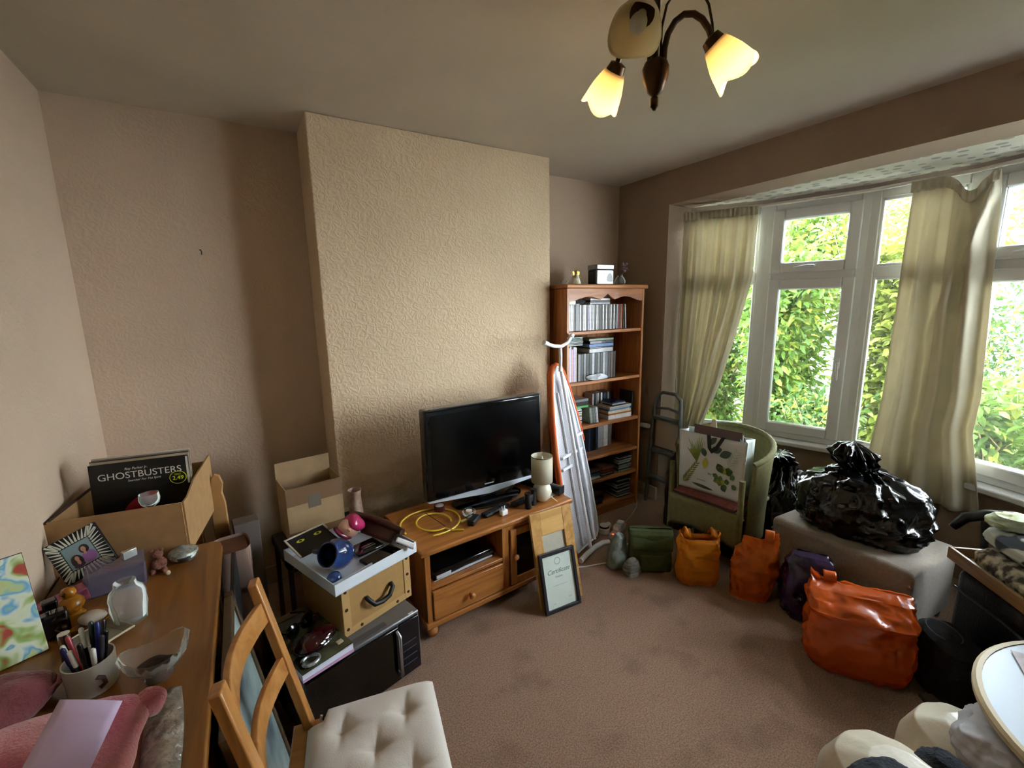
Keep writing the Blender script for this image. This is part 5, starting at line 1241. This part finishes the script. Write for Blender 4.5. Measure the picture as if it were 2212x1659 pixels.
# ---- green and grey cloth bags
GRN = mat('olive_canvas', '#48522f', .95, noise=(30, .15), bump=(200, .35)); GRC = mat('grey_blue_cloth', '#8b9a98', .95, noise=(25, .12), bump=(150, .3))
t = thing('canvas_bag', 'olive green canvas satchel on the carpet', 'bag', (2.045, 1.725, 0), R(-38))
sack('body', GRN, t, .13, .06, [(0, 0), (.95, 0), (1, .03), (1, .1), (1, .18), (1, .9, .24), (.98, .5, .258), (.95, .05, .26)], 4, .012, 6)
MB().grid(14, 10, lambda u, v: ((u - .5) * .25, -.062 - .008*math.sin(v*PI) + .06*(1-v)**3, .252 - .11*v + .006*math.sin(u*9))).build('flap', GRN, t, smooth=70, solid=.006)
MB().box((-.07, -.082, .015), (.07, -.064, .12)).build('pocket', GRN, t, bevel=.012, seg=3)
tag(sack('grey_cloth', GRC, None, .07, .05, [(0, 0), (1, 0), (1, .05), (.85, .13), (.6, .2), (.2, .225), (.02, .23)], 9, .014, 2.2, freq=13, loc=(1.885, 1.84, 0)), 'grey-blue cloth slumped against the olive satchel', 'cloth')
tag(sack('striped_cloth', mat('striped_cloth', '#8d8b82', .95, noise=(4, .3), two='#5d6058', scale=(1, 1, 16)), None, .06, .04, [(0, 0), (1, 0), (1, .04), (.8, .08), (.3, .1), (.02, .102)], 15, .012, 2.2, freq=14, loc=(1.90, 1.73, 0)), 'grey striped cloth bundle in front of the satchel', 'cloth')

# ================================================================== WICKER CHAIR
LOOM = mat('olive_loom_weave', '#6c693f', .75, noise=(40, .12))
nt = LOOM.node_tree; tc = nt.nodes.new('ShaderNodeTexCoord'); br = nt.nodes.new('ShaderNodeTexBrick')
br.inputs['Scale'].default_value = 60; br.inputs['Mortar Size'].default_value = .04
mpp = nt.nodes.new('ShaderNodeMapping'); mpp.inputs['Rotation'].default_value = (R(90), 0, R(40))
lk(nt, tc.outputs['Object'], mpp.inputs[0]); lk(nt, mpp.outputs[0], br.inputs['Vector'])
bp = nt.nodes.new('ShaderNodeBump'); bp.inputs['Strength'].default_value = .5; bp.inputs['Distance'].default_value = .004
lk(nt, br.outputs['Fac'], bp.inputs['Height']); lk(nt, bp.outputs[0], nt.nodes['Principled BSDF'].inputs['Normal'])
t = thing('wicker_chair', 'olive green woven wicker tub chair in the bay', 'chair', (2.55, 1.60, 0), PI + R(6))
def rimz(ph): return .62 + .19 * max(0, math.cos(ph / 2.15)) ** 1.6
def shell(u, v):
    ph = (u - .5) * 2 * R(118)                       # 0 at the back
    top = rimz(ph); z = .20 + (top - .20) * v
    fl = 1 + .10 * v * v
    return (-.235 * math.cos(ph) * fl - .0, .255 * math.sin(ph) * fl, z)
MB().grid(48, 16, shell).build('woven_shell', LOOM, t, smooth=70, solid=.018)
MB().tube([(-.235 * math.cos(p) * 1.1, .255 * math.sin(p) * 1.1, rimz(p) + .004) for p in [R(-118) + R(236) * i / 60 for i in range(61)]], [.0145 + .003 * (i % 2) for i in range(61)], 8).build('braided_rim', LOOM, t, smooth=70)
MB().box((-.2, -.225, .385), (.215, .225, .41)).build('seat', LOOM, t, bevel=.01)
MB().grid(20, 8, lambda u, v: (.215 + .02*math.sin(PI*u), (u - .5) * .46, .19 + .05*math.sin(PI*u) + (.22 - .05*math.sin(PI*u)) * v)).build('front_apron', LOOM, t, smooth=70, solid=.016)
for x, y in ((.2, -.225), (.2, .225), (-.18, -.17), (-.18, .17)):
    MB().tube([(x, y, .62 if x > 0 else .4), (x, y, .2), (x * 1.05, y * 1.05, 0)], .017, 10).build('leg', LOOM, t, smooth=60)
RUST = mat('rust_cushion', '#7a4038', .95, noise=(40, .25), bump=(160, .3))
t = thing('chair_pad', 'thin rust coloured pad on the wicker chair seat', 'cushion', (2.52, 1.60, .411), PI + R(6))
MB().box((-.15, -.2, 0), (.18, .2, .026)).build('pad', RUST, t, bevel=.01, seg=3)
MB().tube([(-.15, -.2, .013), (.18, -.2, .013), (.18, .2, .013), (-.15, .2, .013)], .006, 8, closed=True).build('piping', mat('dark_piping', '#3a1c1a', .8), t)
# ---- printed tote
TOT = mat('tote_white', '#cfd8d4', .4, coat=.15, noise=(8, .05))
cA = atx(1467, 1043, 2.40); cB = atx(1583, 1063, 2.455)
zb_ = .438; xd = Vector((cB.x - cA.x, cB.y - cA.y, 0)).normalized()
t = thing('shopping_bag', 'white shopping bag printed with green herb leaves on the chair', 'shopping bag', (cA.x, cA.y, zb_)); nrm = Vector((xd.y, -xd.x, 0)); nrm = nrm if nrm.x < 0 else -nrm
M = Matrix((xd, -nrm, Vector((0, 0, 1)))).transposed().to_4x4(); M.translation = Vector((cA.x, cA.y, zb_)); t.matrix_world = M
tw_, th_, td_ = .40, .385, .13                      # local x right, y into the chair, z up
def wave(u, v, k): return .006 * math.sin(7 * u + 5 * v + k) * v
MB().grid(24, 20, lambda u, v: (u * tw_ * (1 + .06 * v) - .012 * v, wave(u, v, 0) - .0, th_ * v * (1 - .015 * math.sin(PI * u)))).build('front_panel', TOT, t, smooth=70, solid=.002)
MB().grid(24, 20, lambda u, v: (u * tw_ * (1 + .06 * v) - .012 * v, td_ - .03 * v + wave(u, v, 2), th_ * v)).build('back_panel', TOT, t, smooth=70, solid=.002)
MB().grid(8, 16, lambda u, v: (tw_ * (1 + .06 * v) - .012 * v - .03 * math.sin(PI * u) * v, u * (td_ - .03 * v), th_ * v)).build('side_gusset', TOT, t, smooth=70, solid=.002)
MB().grid(8, 16, lambda u, v: (-.012 * v + .03 * math.sin(PI * u) * v, u * (td_ - .03 * v), th_ * v)).build('side_gusset', TOT, t, smooth=70, solid=.002)
MB().box((0, 0, 0), (tw_, td_, .003)).build('base_panel', TOT, t)
def leafpoly(L_, W_): return [(0, 0)] + [(L_*k/8, W_*math.sin(PI*k/8) ** .8) for k in range(1, 8)] + [(L_, 0)] + [(L_*k/8, -W_*math.sin(PI*k/8) ** .8) for k in range(7, 0, -1)]
FP = Matrix.Rotation(PI/2, 4, 'X')
def print_leaf(x, z, L_, W_, a, m_, nm='printed_leaf'):
    x, z, L_, W_ = .2 + (x - .2) * 1.12, .19 + (z - .17) * 1.25, L_ * 1.3, W_ * 1.3
    MB().prism(leafpoly(L_, W_), .0006, Matrix.Translation((x, -.0045 + .0, z)) @ FP @ Matrix.Rotation(a, 4, 'Z')).build(nm, m_, t, smooth=0)
LG1, LG2, LG3 = mat('print_olive', '#7d8a2e', .5), mat('print_deep_green', '#3f5140', .5), mat('print_yellow_green', '#a3a63c', .5)
for x, z, L_, W_, a, m_ in ((.2, .25, .055, .018, .3, LG2), (.25, .23, .06, .018, .5, LG2), (.17, .21, .045, .014, 1.9, LG2), (.24, .19, .05, .018, -1.0, LG2), (.23, .17, .075, .016, -.25, LG3), (.17, .145, .06, .014, 1.5, LG3), (.22, .095, .07, .013, .15, LG3), (.1, .055, .11, .008, -.1, LG2), (.18, .275, .06, .014, .8, LG2), (.27, .085, .035, .012, -1, LG2)):
    print_leaf(x, z, L_, W_, a, m_)
for k in range(11): print_leaf(.125, .17, .12 + .02*math.sin(k), .0028, 1.45 + (k - 5) * .09 + .35, LG1, 'printed_stalk')
for k in range(9):
    u = k / 8
    for s_ in (-1, 1): print_leaf(.05 + .07*u, .05 + .11*u, .035*(1 - .4*u), .0035, 1.0 + s_*.55, LG1, 'printed_needle'); print_leaf(.30 + .06*u, .19 + .12*u, .03, .003, 1.1 + s_*.7, mat('print_pale_green', '#a9c4b4', .5), 'printed_needle')
for k in range(14): print_leaf(.285 + .06*math.sin(k*2.4)*.7, .13 + .04*math.cos(k*1.7), .028, .011, k*.9, mat('print_mid_green', '#4f7a3c', .5), 'printed_parsley')
text('Bay Leaf', .018, LG2, t, Matrix.Translation((.22, -.0046, .135)) @ FP, ext=.0002); text('Rosemary', .014, LG2, t, Matrix.Translation((.15, -.0046, .08)) @ FP, ext=.0002)
BST = mat('black_strap', '#17181d', .7)
MB().prism([(.17, .385), (.18, .30), (.205, .27), (.24, .30), (.285, .39), (.262, .39), (.225, .318), (.205, .3), (.2, .315), (.194, .385)], .003, Matrix.Translation((0, -.005, 0)) @ FP).build('front_strap', BST, t)
MB().grid(5, 12, lambda u, v: (.15 + .03*v + (u - .5)*.02, td_ - .04, .38 + .085*math.sin(PI*min(1, v*1.0)) )).build('back_handle', mat('cream_strap', '#c9c3ac', .7), t, smooth=60, solid=.002)
for k in range(3):
    tag(MB().box((-.15, -.002, 0), (.15, .002, .42 - .02*k)).build('paper_folder', mat('folder_%d' % k, ('#5a4238', '#cfd0cc', '#2a2a30')[k], .6), None, loc=M @ Vector((.21, .03 + .018*k, .005)), rot=(R(-3), 0, math.atan2(xd.y, xd.x)), bevel=.001), ('brown', 'white', 'dark grey')[k] + ' folder sticking up inside the printed shopping bag', 'folder', 'folders in the shopping bag')

# ================================================================== STEP LADDER AND CORNER CLUTTER
ALU = mat('grey_aluminium', '#6d7272', .4, metal=.6); CRMP = mat('cream_tread', '#a79a84', .7)
t = thing('step_ladder', 'small grey folding step ladder leaning beside the bay jamb', 'step ladder', (2.77, 2.25, 0), 0)
def up(y, z): return (.0 + .06 * z, y, z)
MB().tube([up(.15, 0), up(.14, .55), up(.13, .84), up(.11, .9), up(.06, .935), up(-.06, .935), up(-.11, .9), up(-.12, .84), up(-.13, .55), up(-.15, 0)], .014, 10).build('front_frame', ALU, t, smooth=60)
MB().tube([up(.115, .80), up(0, .815), up(-.11, .80)], .011, 8).build('grab_bar', ALU, t, smooth=60)
for z in (.22, .45, .72): MB().box((-.02 + .06*z, -.125, z - .01), (.04 + .06*z, .135, z + .012)).build('tread', ALU, t, bevel=.004)
MB().box((.05, -.11, .48), (.06, .12, .71)).build('folded_tread', CRMP, t, bevel=.004)
tag(MB().tube([(2.80, 2.42, .635), (2.80, 2.50, .63)], [.02, .018], 12).build('radiator_valve', WHT, None, smooth=50), 'white radiator valve by the step ladder', 'valve')
tag(sack('maroon_bag', mat('maroon_fabric', '#3a1a1c', .9, noise=(15, .4), two='#1a1214'), None, .10, .09, [(0, 0), (.95, 0), (1, .15), (.95, .35), (.8, .5), (.4, .56), (.02, .57)], 41, .02, 3, freq=8, loc=(2.655, 1.98, 0)), 'dark maroon holdall wedged between bookcase and wicker chair', 'bag')
tag(MB().box((-.09, -.14, 0), (.09, .14, .2)).build('dark_crate', mat('dark_crate', '#1c1416', .8), None, loc=(2.62, 1.62, 0), rot=(0, 0, R(5)), bevel=.004), 'dark storage crate under the wicker chair', 'crate')

# ================================================================== RIGHT EDGE
a_, b_ = atz(2062, 1188, .50), atz(2212, 1295, .50); xd = (b_ - a_).normalized(); ya = Vector((-xd.y, xd.x, 0)); ya = ya if ya.x > 0 else -ya
ang = math.atan2(xd.y, xd.x)
BLH = mat('black_leatherette', '#0e0f12', .35, bump=(90, .25))
base = a_ + xd * .28 + ya * .2
def RT(lx, ly, z): return a_ + xd * lx + ya * ly + Vector((0, 0, z - .5))
Mr = Matrix((xd, ya * (1 if xd.cross(ya).z > 0 else -1), Vector((0, 0, 1)))).transposed().to_4x4(); sy = 1 if xd.cross(ya).z > 0 else -1
def rthing(name, label, cat, lx, ly, z): 
    o = thing(name, label, cat); M_ = Mr.copy(); M_.translation = RT(lx, ly, z); o.matrix_world = M_; return o
t = rthing('black_suitcase', 'black leatherette suitcase standing behind the large orange bag', 'suitcase', .30, .19, 0)
MB().box((-.27, -.2, .0), (.24, .2, .455)).build('shell', BLH, t, bevel=.05, seg=5, smooth=50)
MB().tube([(-.25, -.202*sy, .35), (.0, -.203*sy, .36), (.22, -.202*sy, .35)], .006, 6).build('zip', mat('zip_grey', '#44484c', .4, metal=.5), t)
t = rthing('wooden_drawer', 'shallow wooden drawer holding patterned cushions on the suitcase', 'drawer', .30, .16, .457)
WD = wood('tan_drawer_wood', '#8a6a40', '#6d4f2c', .5, 0, 1)
MB().box((-.31, -.17, 0), (.24, .17, .01)).build('base', WD, t)
for lo, hi in (((-.31, -.18), (.24, -.165)), ((-.31, .165), (.24, .18)), ((-.31, -.165), (-.295, .165)), ((.225, -.165), (.24, .165))): MB().box((*lo, 0), (*hi, .055)).build('side', WD, t, bevel=.003)
PAT = mat('animal_print_fabric', '#3a3128', .9, noise=(26, .18), two='#b5ab8c', detail=2); PAT2 = mat('check_print_fabric', '#a9a894', .9, noise=(13, .06), two='#1c1e22', detail=1)
t = rthing('patterned_cushion', 'brown and cream patterned cushion lying in the drawer', 'cushion', .265, .16, .468)
sack('cover', PAT, t, .235, .155, [(0, 0), (.85, 0), (1, .03), (1.0, .06), (.8, .1), (.02, .11)], 51, .008, 4, freq=9)
t = rthing('checked_cushion', 'cream cushion with black checks on top of the pile', 'cushion', .27, .18, .58)
sack('cover', PAT2, t, .27, .14, [(0, 0), (.85, 0), (1, .02), (.95, .05), (.6, .075), (.02, .085)], 57, .01, 3.5, freq=9)
t = rthing('green_scarf', 'yellow and green scarf bundled on the cushion end', 'scarf', .06, .16, .662)
sack('scarf', mat('yellow_green_scarf', '#8a8440', .9, noise=(20, .4), two='#bfd0b8'), t, .07, .09, [(0, 0), (1, 0), (1, .02), (.7, .045), (.02, .055)], 61, .012, 2.2, freq=16)
t = rthing('velvet_cushion', 'dark plum velvet cushion on the checked cushion', 'cushion', .40, .22, .665)
sack('cover', mat('plum_velvet', '#170d18', .95, sheen=.6, noise=(9, .2)), t, .26, .13, [(0, 0), (.8, 0), (1, .04), (1, .09), (.7, .13), (.02, .14)], 67, .012, 3, freq=7)
t = rthing('clear_bag', 'clear plastic bag of folded things on the plum cushion', 'plastic bag', .36, .27, .812)
sack('plastic', film('clear_bag_plastic', '#dfe8ef', .35, .12), t, .22, .13, [(0, 0), (.9, 0), (1, .03), (.95, .07), (.6, .11), (.05, .12)], 71, .02, 2.6, freq=12)
sack('folded_contents', mat('white_contents', '#c8ced6', .8), t, .15, .09, [(0, .005), (.9, .005), (1, .03), (.8, .06), (.02, .07)], 73, .008, 3, freq=9)
t = thing('office_chair_arm', 'black curved chair armrest beyond the cushion pile', 'armrest', (3.02, .43, 0))
q = [atx(2057, 1138, 3.0), atx(2085, 1118, 3.02), atx(2130, 1112, 3.05), atx(2200, 1118, 3.1)]
ARM = MB().tube([tuple(p - Vector((3.02, .43, 0))) for p in q], [.018, .024, .026, .026], 12).build('arm_pad', mat('black_arm_gloss', '#15171a', .3), t, smooth=60)
MB().tube([tuple(q[2] - Vector((3.02, .43, 0))), (q[2].x - 3.02 + .02, q[2].y - .43 - .02, .3), (q[2].x - 3.02 + .04, q[2].y - .43 - .05, .0)], .016, 10).build('upright', BLKM, t, smooth=60)
# floor clutter at the right
t = thing('black_holdall', 'black fabric holdall on the floor beside the white table', 'bag', (2.42, .435, 0), ang)
sack('body', mat('black_canvas', '#0b0b0d', .85, bump=(120, .3)), t, .16, .10, [(0, 0), (.95, 0), (1, .05), (.98, .15), (.8, .22), (.02, .24)], 81, .012, 3.5, freq=8)
MB().tube(loop(-.02, -.02, .075, .05, .245, .3, 5.6, 24), .003, 6).build('strap_loop', mat('grey_cord', '#4a4a4e', .6), t)
tag(MB().box((-.09, -.025, 0), (.09, .025, .02)).build('grey_tray', mat('grey_brown_plastic', '#55504a', .5), None, loc=atz(2045, 1520, 0), rot=(0, 0, R(-40)), bevel=.004), 'flat grey tray on the floor by the white table', 'tray')
# white round table
t = thing('round_table', 'small round white-topped table with a cream edge', 'table', (1.921, -.174, 0))
MB().lathe([(.001, .485), (.43, .485), (.437, .49), (.437, .5), (.001, .5)], 72).build('white_top', mat('table_white', '#c3d4e6', .4), t, smooth=40)
MB().lathe([(.42, .47), (.448, .472), (.458, .482), (.458, .495), (.45, .503), (.4375, .503), (.4375, .484), (.42, .484)], 72, None, None, False, False).build('cream_edge', mat('cream_edge', '#c9b893', .5), t, smooth=40)
MB().lathe([(.2, 0), (.2, .015), (.03, .03), (.025, .47)], 24).build('pedestal', mat('dark_pedestal', '#3a2a20', .5), t, smooth=40)
tag(MB().prism([(-.06, -.04), (.06, -.04), (.06, .04), (-.05, .04)], .001, None).build('folded_leaflet', mat('pink_white_leaflet', '#d9cfd6', .6, noise=(20, .3)), None, loc=(2.0, .17, .5045), rot=(0, 0, R(25))), 'pale pink leaflet at the far side of the white table', 'leaflet')
# cream leather stool
LTH = mat('cream_leather', '#cfc5b0', .38, bump=(60, .12), coat=.15, noise=(6, .05))
t = thing('leather_footstool', 'cream leather footstool with two padded bolsters', 'footstool', (1.50, .16, 0), R(-13))
def bolster(nm, cx, cy, rx, ry, zt_, seed):
    o = sack(nm, LTH, t, rx, ry, [(0, 0), (.9, 0), (1, .06), (1.0, .2), (.97, zt_ - .12), (.8, zt_ - .04), (.45, zt_ - .005), (.02, zt_)], seed, .006, 2.3, 80, 50, freq=4, ridge=.35, sharp=.2)
    o.location = (cx, cy, 0); return o
b1 = bolster('bolster', -.17, .06, .16, .22, .435, 3); b2 = bolster('bolster', .19, .09, .15, .19, .40, 6)
MB().lathe([(.03, 0), (.03, .02)], 12, Matrix.Translation((0, -.12, 0))).build('foot', BLKM, t)
NAVY = mat('navy_knit', '#20262f', .95, noise=(60, .3), bump=(140, .5))
tag(sack('navy_jumper', NAVY, None, .14, .10, [(0, 0), (1, 0), (1, .02), (.8, .05), (.3, .07), (.02, .075)], 91, .014, 2.2, freq=12, loc=(1.22, .27, .415)), 'dark navy knitted jumper thrown over the leather footstool', 'jumper')
tag(sack('black_scarf', NAVY, None, .06, .07, [(0, 0), (1, 0), (.9, .03), (.4, .06), (.02, .065)], 95, .012, 2.2, freq=12, loc=(1.48, .23, .38)), 'dark scarf tucked between the two leather bolsters', 'scarf')
TIS = mat('white_tissue_plastic', '#dcdbe2', .5, transl=.4, bump=(40, .3))
tag(sack('tissue_bag', TIS, None, .15, .10, [(0, 0), (1, 0), (1.02, .02), (.8, .045), (.5, .06), (.02, .066)], 97, .024, 2.4, freq=9, loc=(1.68, .16, .40)), 'crumpled white plastic bag on the leather footstool', 'plastic bag')
t = thing('computer_mouse', 'shiny dark computer mouse under the white table rim', 'mouse', (1.90, .22, .30), R(40))
blob('shell', mat('grey_gloss', '#3a3f48', .15, coat=.4), t, .05, .03, .035, 2, .01, 24)
# wall hook in the far alcove
t = thing('wall_hook', 'tiny dark hook left in the alcove wall', 'hook', aty(432, 545, YA) + Vector((0, -.001, 0)))
MB().tube([(0, 0, .012), (.004, -.008, .012), (.008, -.012, .002), (.006, -.012, -.014)], .003, 6).build('hook', mat('dark_iron', '#1a1512', .5), t)
